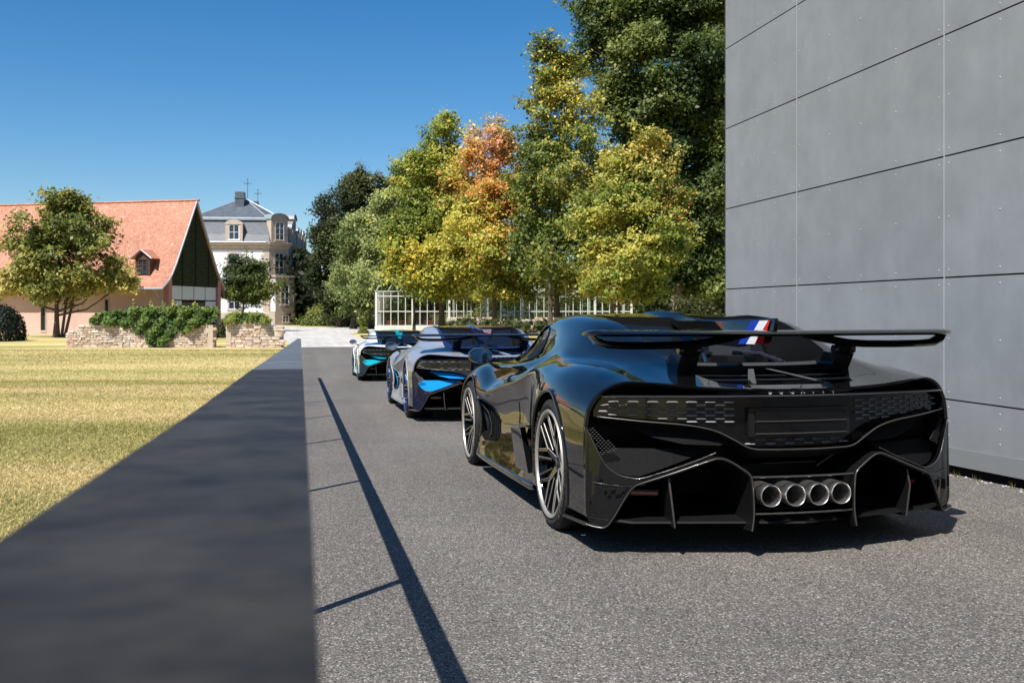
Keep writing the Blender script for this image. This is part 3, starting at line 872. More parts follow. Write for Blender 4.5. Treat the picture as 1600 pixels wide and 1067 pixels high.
# ================================================================== white framed glasshouse behind the trees
def glass_pane_mat():
    m = bpy.data.materials.new('greenhouse_glass'); m.use_nodes = True
    N, L = m.node_tree.nodes, m.node_tree.links; N.clear()
    t = N.new('ShaderNodeBsdfTransparent'); t.inputs[0].default_value = (.82, .86, .84, 1)
    gl = N.new('ShaderNodeBsdfGlossy'); gl.inputs['Roughness'].default_value = .04
    mx = N.new('ShaderNodeMixShader'); mx.inputs[0].default_value = .14
    o = N.new('ShaderNodeOutputMaterial')
    L.new(t.outputs[0], mx.inputs[1]); L.new(gl.outputs[0], mx.inputs[2]); L.new(mx.outputs[0], o.inputs[0])
    return m
M_GH = glass_pane_mat()
M_OLDWHITE = pbr('weathered_white', (0.60, 0.585, 0.55), .7, vary=.12, vscale=3)
def glasshouse():
    Z = 93.0
    N0 = cam2w((588-800)/1500*Z, Z); g = gz(N0.y)
    root = empty('glasshouse', (N0.x, N0.y, g), -YAW)
    bay, nb, dep = 3.53, 7, 7.0
    L_ = bay*nb
    MB().box(-.15, L_+.15, -.12, .22, 0, .40).box(-.15, .22, .22, dep, 0, .40).box(-.15, L_+.15, dep-.2, dep+.12, 0, .40).build('plinth', M_OLDWHITE, root)
    ph = 3.8
    pm = MB().box(-.11, .11, -.10, .12, .40, ph).mesh('post')
    mm = MB().box(-.033, .033, -.03, .05, .40, ph).mesh('mullion')
    pane = MB().box(-.30, .30, .0, .012, 0, 1).mesh('pane')
    for i in range(nb+1):
        for y in (0, dep):
            o = link('post', pm, M_OLDWHITE, root); o.location = (i*bay, y, 0)
    rows = [(.46, 1.78), (1.86, 3.26), (3.34, 3.74)]
    for i in range(nb):
        for j in range(5):
            x = i*bay+bay*(j+1)/5.0
            if j < 4:
                o = link('mullion', mm, M_OLDWHITE, root); o.location = (x, 0, 0)
                if j % 2: o = link('mullion', mm, M_OLDWHITE, root); o.location = (x, dep, 0)
            for z0, z1 in rows:
                o = link('pane', pane, M_GH, root); o.location = (x-bay/10, 0.006, z0); o.scale = (1.1, 1, z1-z0)
    for z in (.43, 1.82, 3.30, 3.77):
        for y in (0, dep):
            MB().box(0, L_, y-.05, y+.07, z-.045, z+.045).build('transom', M_OLDWHITE, root)
    # left end wall
    for j in range(1, 9):
        o = link('mullion', mm, M_OLDWHITE, root); o.location = (0, dep*j/9, 0); o.rotation_euler = (0, 0, R(90))
    for z in (1.82, 3.30, 3.77): MB().box(-.05, .05, .1, dep-.1, z-.045, z+.045).build('transom', M_OLDWHITE, root)
    # pitched glass roof with bars
    rz_ = 4.7
    for s in (0, 1):
        y0 = -.2 if s == 0 else dep+.2
        MB().add([(-.1, y0, ph), (L_+.1, y0, ph), (L_+.1, dep/2, rz_), (-.1, dep/2, rz_)], [(0, 1, 2, 3)]).build('roof_glazing', M_GH, root)
        rb = MB()
        for k in range(nb*3+1):
            x = k*bay/3; rb.tube([(x, y0, ph+.03), (x, dep/2, rz_+.03)], .04, 4)
        rb.build('roof_bar', M_OLDWHITE, root)
    # entrance pediment
    x0 = bay*4.2
    MB().prism([(x0-.2, -.35, 3.7), (x0+2.6, -.35, 3.7), (x0+2.6, -.35, 3.95), (x0+1.2, -.35, 4.6), (x0-.2, -.35, 3.95)], (0, .3, 0)).build('pediment', M_OLDWHITE, root)
    tag(root, 'long white framed glasshouse standing behind the row of trees', 'greenhouse')
    # terracotta planters inside
    M_TERRA = pbr('terracotta', (.42, .13, .06), .85, vary=.15, vscale=5)
    for i, x in enumerate((1.2, 2.4, 5.0, 11.0, 12.4, 14.0, 16.5)):
        p = cam2w((588-800)/1500*Z + x, Z+1.6+.5*(i % 2))
        MBp = MB().lathe([(0, 0), (.36, 0), (.46, .75), (.52, .78), (.52, .92), (.46, .92), (.42, .78), (0, .75)], 'z', 16)
        o = MBp.build('plant_pot', M_TERRA, None, smooth=True); o.location = (p.x, p.y, gz(p.y))
        tag(o, '%s terracotta plant pot inside the glasshouse, counted from its corner by the gravel court' % ['first', 'second', 'third', 'fourth', 'fifth', 'sixth', 'seventh'][i], 'plant pot', 'terracotta pots inside the glasshouse')
glasshouse()

# ================================================================== rubble walls on the lawn, ivy
M_STONES = [pbr('rubble_%d' % i, c, .9, vary=.18, vscale=6, bump=.3, bscale=18) for i, c in enumerate(((.50, .41, .33), (.44, .345, .275), (.56, .48, .40), (.40, .33, .29), (.52, .37, .27)))]
M_MORTAR = pbr('mortar', (.38, .30, .235), .95, vary=.15, vscale=4, bump=.3, bscale=20)
def stone_variants():
    out = []
    r_ = random.Random(5)
    for k in range(8):
        bm = bmesh.new(); bmesh.ops.create_cube(bm, size=1)
        bmesh.ops.bevel(bm, geom=bm.edges[:], offset=.13, segments=1, affect='EDGES')
        for v in bm.verts: v.co += Vector((r_.uniform(-.09, .09), r_.uniform(-.09, .09), r_.uniform(-.09, .09)))
        me = bpy.data.meshes.new('stone'); bm.to_mesh(me); bm.free(); mats_n = me.materials.append(M_STONES[k % 5])
        out.append(me)
    return out
STONES = stone_variants()
def rubble_wall(px0, px1, Z, prof, label, th=.45, pillars=()):
    """prof: function of 0..1 along the wall -> height"""
    a = cam2w((px0-800)/1500*Z, Z); b = cam2w((px1-800)/1500*Z, Z)
    L_ = (b-a).length; g = gz(a.y)
    root = empty('stone_wall', (a.x, a.y, g), math.atan2(b.y-a.y, b.x-a.x))
    n = 24; vs, fs = [], []
    for i in range(n+1):
        x = L_*i/n; h = prof(i/n)-.06
        vs += [(x, 0, -.1), (x, th, -.1), (x, th, h), (x, 0, h)]
    for i in range(n):
        for k in range(4): fs.append((i*4+k, i*4+(k+1) % 4, i*4+4+(k+1) % 4, i*4+4+k))
    fs += [(0, 1, 2, 3), (n*4+3, n*4+2, n*4+1, n*4)]
    MB().add(vs, fs).build('core', M_MORTAR, root)
    r_ = random.Random(int(px0)); z = 0.0
    hmax = max(prof(i/20) for i in range(21))
    while z < hmax:
        h = r_.uniform(.09, .16); x = -r_.uniform(0, .1)
        while x < L_:
            w = r_.uniform(.14, .42)
            xm = x+w/2
            if z+h*.5 < prof(min(1, max(0, xm/L_)))+r_.uniform(-.02, .07) and xm < L_+.05:
                o = link('stone', r_.choice(STONES), None, root)
                o.location = (xm, .02+r_.uniform(-.02, .03), z+h/2)
                o.scale = (w*.97, .20, h*.96)
                o.rotation_euler = (r_.uniform(-.06, .06), r_.uniform(-.05, .05), r_.uniform(-.05, .05))
            x += w
        z += h
    for xp, hp in pillars:
        MB().box(xp*L_-.12, xp*L_+.12, -.09, th+.05, -.05, hp).build('end_pier', M_SANDST, root)
    tag(root, label, 'wall')
    return root
WZ = 48.0
def prof1(t):
    return np.interp(t, [0, .03, .08, .14, .25, .5, 1.0], [.66, .86, .95, 1.22, 1.30, 1.25, 1.12])
def prof2(t):
    return np.interp(t, [0, .2, .5, .75, .9, 1.0], [1.12, 1.26, 1.25, 1.20, 1.12, 1.0])
rubble_wall(105, 333, WZ, prof1, 'long low rubble stone wall half buried under a mass of ivy', pillars=((.985, 1.14),))
rubble_wall(356, 440, WZ, prof2, 'short rubble stone wall beside the drive topped with a strip of hedge', pillars=((.02, 1.10),))

def leaf_mesh(name, C, N, S, COL, rs, aspect=.62):
    """diamond-shaped leaves: centres, normals, half sizes, colours (numpy arrays)"""
    n = len(C)
    N = N / (np.linalg.norm(N, axis=1, keepdims=True) + 1e-9)
    t = rs.normal(size=(n, 3)); t -= N * np.sum(t*N, 1, keepdims=True); t /= np.linalg.norm(t, axis=1, keepdims=True) + 1e-9
    b = np.cross(N, t)
    v = np.zeros((n, 4, 3)); s = S[:, None]
    fold = N * s * rs.uniform(-.25, .25, n)[:, None]
    v[:, 0] = C - t*s; v[:, 1] = C + b*s*aspect + fold; v[:, 2] = C + t*s; v[:, 3] = C - b*s*aspect + fold
    me = bpy.data.meshes.new(name)
    me.vertices.add(n*4); me.vertices.foreach_set('co', v.ravel())
    me.loops.add(n*4); me.loops.foreach_set('vertex_index', np.arange(n*4, dtype=np.int32))
    me.polygons.add(n); me.polygons.foreach_set('loop_start', np.arange(0, n*4, 4, dtype=np.int32))
    me.update(calc_edges=True)
    ca = np.ones((n, 4, 4)); ca[:, :, :3] = COL[:, None, :]
    me.color_attributes.new('leaf', 'FLOAT_COLOR', 'POINT').data.foreach_set('color', ca.ravel())
    return me
M_LEAF = leafmat('leaf', .38, .5)
M_IVY = leafmat('ivy_leaf', .15, .6)
def ivy(name, label, cat, poly, Z, depth, n, seed, size=.085, colr=((.030, .075, .012), (.11, .17, .028)), front=0.22):
    """a mass of leaves filling a polygon (photograph pixels at depth Z), bulging to the front"""
    rs = np.random.RandomState(seed)
    P = np.array(poly, float)
    x0, x1, y0, y1 = P[:, 0].min(), P[:, 0].max(), P[:, 1].min(), P[:, 1].max()
    pts = []
    def inside(x, y):
        c = False; j = len(P)-1
        for i in range(len(P)):
            if (P[i, 1] > y) != (P[j, 1] > y) and x < (P[j, 0]-P[i, 0])*(y-P[i, 1])/(P[j, 1]-P[i, 1])+P[i, 0]: c = not c
            j = i
        return c
    while len(pts) < n:
        x, y = rs.uniform(x0, x1), rs.uniform(y0, y1)
        if inside(x, y): pts.append((x, y))
    pts = np.array(pts)
    xc = (pts[:, 0]-800)/1500*Z; zz = CAM_Z-(pts[:, 1]-487)/1500*Z
    bul = .13*np.sin(xc*3.1+zz*2.0)+.10*np.sin(xc*7.3-zz*5.1)+.06*np.sin(zz*13)
    topf = np.clip((pts[:, 1]-y0)/(y1-y0), 0, 1)
    d = np.where(rs.uniform(size=n) < .75, -front-bul*1.0+rs.uniform(0, .12, n), rs.uniform(-front, depth, n))
    zc = Z+d
    X = CY_*xc+SY_*zc; Y = -SY_*xc+CY_*zc
    C = np.stack([X, Y, zz+.05*rs.normal(size=n)], 1)
    nb = np.array([-SY_, -CY_, .35]); Nn = nb+rs.normal(size=(n, 3))*.55
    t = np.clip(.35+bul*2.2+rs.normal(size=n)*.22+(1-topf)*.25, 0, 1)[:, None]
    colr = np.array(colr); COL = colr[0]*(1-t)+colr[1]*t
    me = leaf_mesh(name, C, Nn, size*rs.uniform(.6, 1.3, n), COL, rs, .8)
    o = link(name, me, M_IVY)
    tag(o, label, cat)
    if name == 'ivy_shoots': o['kind'] = 'stuff'
    return o
ivy('ivy', 'thick mass of dark green ivy spilling over the long rubble wall', 'ivy', [(140, 503), (152, 492), (180, 487), (215, 483), (250, 481), (300, 480), (342, 483), (343, 494), (330, 502), (300, 515), (268, 530), (252, 541), (240, 541), (226, 528), (205, 514), (185, 508)], WZ, .5, 7500, 4)
ivy('ivy_shoots', 'upright pale young shoots sprouting from the top of the ivy', 'shoots', [(208, 484), (211, 470), (214, 484), (233, 483), (236, 467), (240, 482), (252, 481), (256, 470), (260, 481), (272, 481), (275, 469), (278, 481), (300, 481), (306, 473), (312, 481), (330, 484), (335, 479), (338, 486)], WZ, .3, 420, 6, .06, ((.16, .20, .03), (.30, .30, .05)))
ivy('hedge', 'clipped strip of bright green hedge on top of the short rubble wall', 'hedge', [(352, 505), (354, 494), (365, 491), (385, 490), (408, 491), (420, 497), (424, 505), (400, 502), (375, 502)], WZ, .5, 2200, 8, .06, ((.05, .09, .012), (.20, .24, .035)))

# low ivy-grown wall in front of the glasshouse, seen between the cars
rubble_wall(700, 893, 74.0, lambda t: 1.25+.12*math.sin(t*9), 'low ivy grown stone wall between the tree trunks and the glasshouse')
ivy('ivy', 'dark ivy creeping over the low wall in front of the glasshouse', 'ivy', [(690, 520), (700, 503), (730, 497), (765, 498), (800, 501), (850, 502), (893, 500), (896, 520)], 74.0, .5, 3000, 9, .12, ((.02, .035, .010), (.07, .085, .02)))
# dark clipped yew at the left edge
def clipped_yew():
    p = foot(-8, 58.7)
    rs = np.random.RandomState(12); n = 9000
    th = rs.uniform(0, 2*np.pi, n); ph = np.arccos(rs.uniform(0, 1, n))
    r_ = 1+.05*np.sin(th*5)+.04*rs.normal(size=n)
    nx, ny, nz = np.sin(ph)*np.cos(th), np.sin(ph)*np.sin(th), np.cos(ph)
    C = np.stack([p.x+1.62*r_*nx, p.y+1.62*r_*ny, p.z+2.15*r_*nz**.85], 1)
    N_ = np.stack([nx, ny, nz], 1)+rs.normal(size=(n, 3))*.4
    COL = np.array([.012, .020, .009])*rs.uniform(.6, 1.5, n)[:, None]
    me = leaf_mesh('clipped_yew', C, N_, .075*rs.uniform(.7, 1.3, n), COL, rs)
    o = link('clipped_yew', me, M_IVY)
    tag(o, 'rounded almost black clipped yew bush on the lawn before the pink barn', 'bush')
clipped_yew()

# ================================================================== trees
M_BARK = pbr('bark', (.085, .062, .046), .95, vary=.35, vscale=4, bump=.6, bscale=14, stretch=(1, 1, .25))
M_BARKG = pbr('grey_bark', (.21, .165, .135), .95, vary=.35, vscale=3, bump=.6, bscale=12, stretch=(1, 1, .3))
def tree(name, label, px, Z, lobes, pal, seed, leaf=.17, dens=1.0, trunk_r=.22, bark=None, stems=((0, 0),), clump_r=.62, per=26, droop=0.0, spread=1.0, group=None, accent=None, sprig=1.0, shell=.45):
    """lobes: (px, py, rx, ry[, depth offset m]) in photograph pixels at depth Z; pal: leaf colours"""
    rs = np.random.RandomState(seed)
    base = foot(px, Z)
    sc = Z/1500.0
    root = empty(name, base)
    tops = []
    Cs, Ns, Ss, Ks = [], [], [], []
    pal = np.array(pal)
    for lb in lobes:
        lx, ly, rx, ry = lb[:4]; dz = lb[4] if len(lb) > 4 else 0.0
        c = at(lx, ly, Z); c = Vector((c.x, c.y, c.z)); dv = cam2w(0, dz); c += Vector((dv.x, dv.y, 0))
        a, h = rx*sc, ry*sc
        tops.append((c, a, h))
        vol = a*a*h
        A_ = (a*a*h)**(2/3)
        rb = float(np.clip(.36*min(a, h)+.25, .55, 2.0))
        nbg = max(4, int(3.3*A_/rb**2))
        bd = rs.normal(size=(nbg, 3)); bd /= np.linalg.norm(bd, axis=1, keepdims=True)
        brr = rs.uniform(shell**3, 1, nbg)**(1/3)*(1+.16*rs.normal(size=nbg))
        bc_ = bd*brr[:, None]*np.array([a, a, h])*.98+np.array(c)
        cc, out = [], []
        for j in range(nbg):
            r1 = rb*rs.uniform(.6, 1.3)
            nk = max(4, int(6.6*dens*r1*r1))
            d = rs.normal(size=(nk, 3)); d[:, 2] = np.where(d[:, 2] < -.8, -d[:, 2], d[:, 2]); d /= np.linalg.norm(d, axis=1, keepdims=True)
            cc.append(bc_[j]+d*np.array([r1, r1, r1*.9])*rs.uniform(.55, 1.1, nk)[:, None]); out.append(d*.7+bd[j]*.3)
        # loose sprigs that break the outline
        for j in range(max(3, int(sprig*1.5*A_**.5))):
            d = rs.normal(size=3); d[2] = abs(d[2])*.9+.1; d /= np.linalg.norm(d)
            p0 = np.array(c)+d*np.array([a, a, h])*.95
            ln = rs.uniform(.5, 1.3)*(.5+.25*min(a, 2.5)); nk = 4
            g_ = d*np.array([1, 1, .8])+np.array([0, 0, .35])+rs.normal(size=3)*.25
            cc.append(p0+np.outer(np.linspace(0, 1, nk), g_*ln)+rs.normal(size=(nk, 3))*.08); out.append(np.tile(d, (nk, 1)))
        cc, out = np.concatenate(cc), np.concatenate(out); nc = len(cc)
        # every clump: a spray of leaves
        for i in range(nc):
            k = max(8, int(per*2.1*rs.uniform(.4, 1.6)))
            off = rs.normal(size=(k, 3))*np.array([clump_r, clump_r, clump_r*.75])*.46
            off[:, 2] -= droop*np.linalg.norm(off[:, :2], axis=1)
            Cs.append(cc[i]+off)
            nn = out[i]*.6+np.array([-.25, -.25, .6])+rs.normal(size=(k, 3))*.6
            Ns.append(nn)
            Ss.append(leaf*.60*rs.choice([.55, .8, 1.0, 1.35, 1.75], k, p=[.2, .25, .25, .2, .1])*rs.uniform(.85, 1.15, k))
            w = cc[i]
            t = .5+.28*math.sin(w[0]*.55+seed)+.22*math.sin(w[2]*.8+w[1]*.35)+.22*rs.normal()
            ti = np.clip(t+rs.normal(size=k)*.16, 0, .999)*(len(pal)-1)
            i0 = ti.astype(int); f = (ti-i0)[:, None]
            colr = pal[i0]*(1-f)+pal[np.minimum(i0+1, len(pal)-1)]*f
            if accent is not None:
                for (ax, ay, ar, acol, prob) in accent:
                    ac = at(ax, ay, Z)
                    dd = math.hypot((w[0]-ac.x), (w[2]-ac.z))/(ar*sc)
                    pr = prob*max(0, 1.25-dd)
                    msk = rs.uniform(size=k) < pr
                    colr[msk] = np.array(acol)*rs.uniform(.7, 1.25, msk.sum())[:, None]
            Ks.append(colr*rs.uniform(.8, 1.15, k)[:, None])
    C, N_, S, K = np.concatenate(Cs), np.concatenate(Ns), np.concatenate(Ss), np.concatenate(Ks)
    ok = C[:, 2] > base.z+.35
    C, N_, S, K = C[ok], N_[ok], S[ok], K[ok]
    C = C-np.array(base)
    me = leaf_mesh('crown', C, N_, S, np.clip(K*1.28, 0.002, .85), rs)
    link('crown', me, M_LEAF, root)
    # trunk(s) and limbs
    tb = MB()
    cx = sum(t[0].x*t[1] for t in tops)/sum(t[1] for t in tops); cy = sum(t[0].y*t[1] for t in tops)/sum(t[1] for t in tops)
    ztop = max(t[0].z+t[2]*.5 for t in tops)
    zbot = min(t[0].z-t[2] for t in tops)
    main = []
    H = ztop-base.z
    for i in range(9):
        t = i/8
        x = base.x+(cx-base.x)*t**1.4+.12*math.sin(i*1.9+seed)*t*2; y = base.y+(cy-base.y)*t**1.4+.12*math.cos(i*2.3+seed)*t*2
        main.append(Vector((x, y, base.z-.1+(H+.1)*t))-base)
    rad = [trunk_r*(1.35 if i == 0 else 1.0)*(1-.93*(i/8)**.8) for i in range(9)]
    tb.tube(main, rad, 10)
    for (sx, lean) in stems[1:]:
        tb.tube([(sx*CY_, -sx*SY_, -.1), (sx*CY_+lean*.5, 0, H*.22), (sx*CY_+lean, 0, H*.5)], [trunk_r*.55, trunk_r*.45, trunk_r*.1], 8)
    for (c, a, h) in tops:
        p1 = c-base
        t0 = min(.8, max(.12, (p1.z-h*.9-p1.xy.length*.35)/H))
        i0 = t0*8; i_ = int(i0); f = i0-i_
        p0 = main[i_].lerp(main[min(i_+1, 8)], f)
        r0 = rad[i_]*.55
        mid = p0.lerp(p1, .5)+Vector((rs.normal()*.15, rs.normal()*.15, -.12*(p1-p0).length))
        tb.tube([p0, mid, p1, p1+Vector((rs.normal()*.2, rs.normal()*.2, h*.6))], [r0, r0*.65, r0*.35, .02], 7)
        for q in range(5):
            d = Vector((rs.normal(), rs.normal(), rs.normal()*.7+.3)).normalized()
            e = p1+Vector((d.x*a*.8, d.y*a*.8, d.z*h*.8))
            s0 = mid.lerp(p1, rs.uniform(.3, 1))
            tb.tube([s0, s0.lerp(e, .5)+Vector((0, 0, .1)), e], [r0*.3, r0*.2, .012], 5)
    tb.build('trunk', bark or M_BARK, root, smooth=True, angle=60)
    tag(root, label, 'tree', group)
    return root

G_OLIVE = [(.085, .105, .022), (.185, .195, .040), (.30, .28, .070), (.44, .37, .11)]
G_YELLOW = [(.110, .145, .022), (.225, .255, .040), (.34, .345, .055), (.50, .42, .080)]
G_GREEN = [(.020, .038, .009), (.050, .080, .016), (.10, .135, .028), (.18, .20, .05)]
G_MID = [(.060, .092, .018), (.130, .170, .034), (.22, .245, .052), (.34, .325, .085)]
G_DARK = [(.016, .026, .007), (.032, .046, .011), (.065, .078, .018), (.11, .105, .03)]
G_SILV = [(.045, .072, .016), (.120, .160, .040), (.23, .27, .085), (.40, .42, .17)]
G_GOLD = [(.080, .115, .020), (.165, .205, .036), (.26, .28, .050), (.42, .37, .075)]
ORANGE = (.60, .27, .075); YEL = (.58, .42, .05); PINKISH = (.62, .34, .18)

tree('maple_tree', 'maple turning olive and yellow on the lawn before the pink barn', 88, 67.0,
     [(98, 345, 26, 22), (92, 372, 50, 32, -.4), (55, 385, 34, 30), (135, 362, 30, 24), (140, 397, 42, 34), (90, 408, 50, 32, -.8), (48, 432, 38, 26), (105, 448, 54, 24), (165, 440, 30, 20), (28, 448, 20, 16), (95, 322, 10, 10), (116, 324, 10, 9), (188, 448, 14, 9)],
     G_OLIVE, 1, leaf=.20, dens=.62, trunk_r=.20, stems=((0, 0), (.35, .5), (.55, .9)), clump_r=.62, per=22, shell=.3)
tree('hornbeam_tree', 'small round hornbeam growing in front of the manor house wall', 377, 88.0,
     [(385, 440, 32, 28), (362, 450, 22, 20), (408, 455, 24, 18), (375, 425, 20, 16), (400, 428, 18, 14), (385, 462, 38, 14)],
     [(.022, .038, .008), (.050, .075, .012), (.10, .125, .020), (.16, .175, .03)], 2, leaf=.15, dens=1.8, trunk_r=.16, clump_r=.6, per=28)
grp = 'park trees between the manor house and the grey building'
tree('yew_tree', 'tall dark evergreen yew with ragged spires beside the manor house', 530, 110.0,
     [(552, 300, 26, 30), (530, 330, 34, 34), (575, 320, 36, 36), (545, 370, 50, 40), (520, 385, 24, 30), (523, 440, 24, 44), (535, 430, 44, 50), (517, 345, 10, 20), (503, 372, 8, 16), (562, 285, 10, 14), (600, 330, 26, 44), (530, 475, 24, 26)],
     G_DARK, 3, leaf=.20, dens=1.5, trunk_r=.35, clump_r=.85, per=26, droop=.5, group=None)
tree('linden_tree', 'silvery green linden with drooping branches in front of the dark yew', 552, 100.0,
     [(590, 350, 34, 30), (620, 345, 34, 40), (570, 390, 44, 34), (615, 400, 48, 40), (590, 435, 60, 36, -1), (560, 455, 36, 26), (630, 445, 40, 40), (600, 478, 46, 20, -1), (645, 320, 30, 30)],
     G_SILV, 4, leaf=.19, dens=1.45, trunk_r=.32, clump_r=.85, per=26, droop=.35)
tree('background_tree', 'bright green tree top rising behind the linden and the maple', 650, 118.0,
     [(632, 285, 26, 26), (655, 275, 30, 34), (615, 310, 24, 24), (650, 330, 40, 44), (660, 400, 50, 60)],
     G_MID, 5, leaf=.22, dens=1.2, trunk_r=.3, clump_r=.9, per=22)
tree('maple_tree', 'yellow green maple with a tall narrow crest standing over the silver car', 690, 84.0,
     [(694, 205, 18, 26), (690, 240, 28, 30), (665, 265, 28, 26), (700, 280, 46, 34), (660, 320, 42, 40), (715, 330, 50, 42, -1), (650, 375, 44, 44), (705, 390, 60, 46, -1.2), (660, 425, 52, 36, -.8), (720, 430, 54, 34, -.8), (690, 448, 56, 18), (630, 400, 24, 26), (620, 425, 18, 12)],
     G_YELLOW, 6, leaf=.20, dens=1.35, trunk_r=.26, clump_r=.7, per=24, accent=[(715, 300, 40, ORANGE, .25), (640, 410, 40, YEL, .45)])
tree('maple_tree', 'maple with a pale orange crown among the yellow green trees', 772, 80.0,
     [(768, 222, 26, 22), (752, 255, 30, 24), (790, 240, 22, 22), (770, 290, 44, 34), (805, 310, 34, 32), (760, 345, 50, 40, -1), (815, 355, 38, 36), (780, 400, 56, 40, -1), (750, 428, 44, 32), (805, 430, 48, 32), (780, 450, 56, 16), (835, 400, 30, 36), (735, 320, 34, 36)],
     G_YELLOW, 7, leaf=.19, dens=1.35, trunk_r=.22, clump_r=.68, per=24,
     accent=[(765, 230, 62, PINKISH, .85), (795, 300, 66, ORANGE, .6), (828, 345, 52, ORANGE, .65), (738, 275, 46, ORANGE, .5), (800, 390, 80, ORANGE, .2)])
tree('thin_topped_tree', 'tall green and yellow tree with a thin bare topped crown', 870, 76.0,
     [(858, 90, 24, 26), (880, 110, 20, 24), (850, 130, 26, 26), (890, 145, 32, 32), (860, 180, 36, 36), (910, 195, 36, 34), (860, 235, 46, 38), (915, 250, 46, 40), (875, 290, 58, 42, -.8), (840, 330, 40, 40), (900, 345, 56, 46, -1), (860, 395, 54, 44, -.5), (920, 405, 54, 44), (880, 440, 62, 30), (830, 250, 22, 22), (832, 290, 34, 34), (835, 380, 34, 40), (945, 300, 34, 40)],
     G_MID, 8, leaf=.19, dens=1.1, trunk_r=.25, clump_r=.66, per=22, shell=.35, accent=[(870, 130, 70, YEL, .3), (900, 260, 110, YEL, .12)])
tree('maple_tree', 'yellowing maple with a pale gold crest in front of the tall dark tree', 955, 68.0,
     [(1015, 235, 18, 22), (1000, 265, 30, 26), (1035, 275, 22, 24), (975, 270, 30, 30), (1000, 310, 50, 34), (1048, 320, 26, 26), (960, 330, 44, 40, -.5), (1010, 360, 54, 38, -.8), (955, 385, 46, 38), (1030, 395, 40, 30), (985, 425, 54, 34, -.8), (940, 435, 44, 32), (1040, 355, 32, 30), (925, 330, 34, 34), (1015, 435, 36, 26), (975, 452, 46, 18)],
     G_GOLD, 9, leaf=.18, dens=1.2, trunk_r=.18, clump_r=.6, per=24, stems=((0, 0), (.5, .3)), accent=[(1020, 245, 48, (.50, .36, .09), .7), (1050, 320, 40, ORANGE, .25)])
tree('plane_tree', 'huge dark green tree towering beside the grey building', 1058, 96.0,
     [(940, 20, 40, 40), (930, 75, 30, 30), (985, -20, 60, 50), (1010, 60, 62, 56, -2), (960, 130, 34, 44), (1060, 130, 66, 60, -2), (1000, 190, 56, 54), (1100, 60, 60, 70), (1070, 220, 62, 56), (1115, 170, 50, 60, -2), (1020, 270, 60, 54), (1090, 300, 58, 54, -1), (1050, 340, 60, 50), (1110, 380, 50, 50), (1105, 440, 46, 36), (1050, 430, 36, 30), (1060, 10, 60, 60), (1140, 250, 50, 70), (1080, 410, 40, 34)],
     G_GREEN, 10, leaf=.27, dens=1.1, trunk_r=.62, clump_r=1.1, per=26, bark=M_BARKG, shell=.4)
tree('plane_tree', 'second huge dark tree half hidden behind the grey building', 1210, 104.0,
     [(1160, 40, 60, 70), (1170, 160, 60, 70), (1150, 280, 60, 70), (1165, 380, 60, 60), (1220, 100, 80, 120), (1220, 300, 80, 120), (1120, 440, 40, 40)],
     G_GREEN, 11, leaf=.32, dens=.7, trunk_r=.6, clump_r=1.2, per=22, bark=M_BARKG)
# slim trunks seen against the glasshouse
for i, (px, Z, r_, lab) in enumerate(((647, 86, .11, 'slim young tree trunk rising beside the white sports car roof'), (581, 104, .28, 'stout dark tree trunk left of the glasshouse corner'), (860, 72, .16, 'pale straight trunk between the glasshouse posts'))):
    b = foot(px, Z)
    root = empty('young_tree', b)
    tb = MB(); tb.tube([(0, 0, -.1), (.03, 0, 1.5), (-.03, .05, 3.2), (.02, 0, 6.0)], [r_*1.5, r_, r_*.9, r_*.5], 9)
    tb.build('trunk', M_BARK, root, smooth=True, angle=60)
    rs = np.random.RandomState(50+i); n = 900
    C = rs.normal(size=(n, 3))*np.array([1.0, 1.0, .8])+np.array([0, 0, 5.6]); 
    link('crown', leaf_mesh('crown', C, rs.normal(size=(n, 3))+np.array([0, 0, .8]), .18*rs.uniform(.6, 1.3, n), np.array(G_MID)[rs.randint(0, 4, n)], rs), M_LEAF, root)
    tag(root, lab, 'tree')
# shrubs and bushes
def bush(label, px, Z, w, h, pal, seed, n=2600, leaf=.12, dpt=None):
    rs = np.random.RandomState(seed); b = foot(px, Z)
    d = rs.normal(size=(n, 3)); d /= np.linalg.norm(d, axis=1, keepdims=True); d[:, 2] = np.abs(d[:, 2])
    lump = 1+.14*np.sin(d[:, 0]*7+seed)*np.cos(d[:, 1]*6)+.10*np.sin(d[:, 2]*9)
    r_ = rs.uniform(.55, 1.0, n)*lump
    C = d*r_[:, None]*np.array([w/2, (dpt or w)/2, h])
    C[:, 2] *= .95
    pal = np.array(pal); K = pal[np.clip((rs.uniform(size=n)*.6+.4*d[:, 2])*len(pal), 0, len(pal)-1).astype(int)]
    root = empty('shrub', b, -YAW)
    link('foliage', leaf_mesh('foliage', C, d*.7+np.array([0, 0, .4])+rs.normal(size=(n, 3))*.5, leaf*rs.uniform(.6, 1.3, n), K*rs.uniform(.8, 1.2, n)[:, None], rs), M_LEAF, root)
    sb = MB()
    for k in range(5):
        sb.tube([(.1*math.cos(k), .1*math.sin(k), -.05), (w*.2*math.cos(k*1.3), w*.2*math.sin(k*1.3), h*.7)], [.04, .012], 5)
    sb.build('stem', M_BARK, root)
    tag(root, label, 'shrub')
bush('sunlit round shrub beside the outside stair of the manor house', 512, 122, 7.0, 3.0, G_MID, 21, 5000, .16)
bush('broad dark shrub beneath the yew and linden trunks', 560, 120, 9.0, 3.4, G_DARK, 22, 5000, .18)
bush('tiny clipped shrub on the grass verge by the white sports car', 568, 80, 1.0, .55, G_MID, 23, 700, .07)
bush('tall dark laurel added to stand for the shade under the huge plane tree', 1085, 84, 6.0, 3.2, G_DARK, 25, 4200, .16)  # invented shrub, its dark leaves fill in for deep shade here
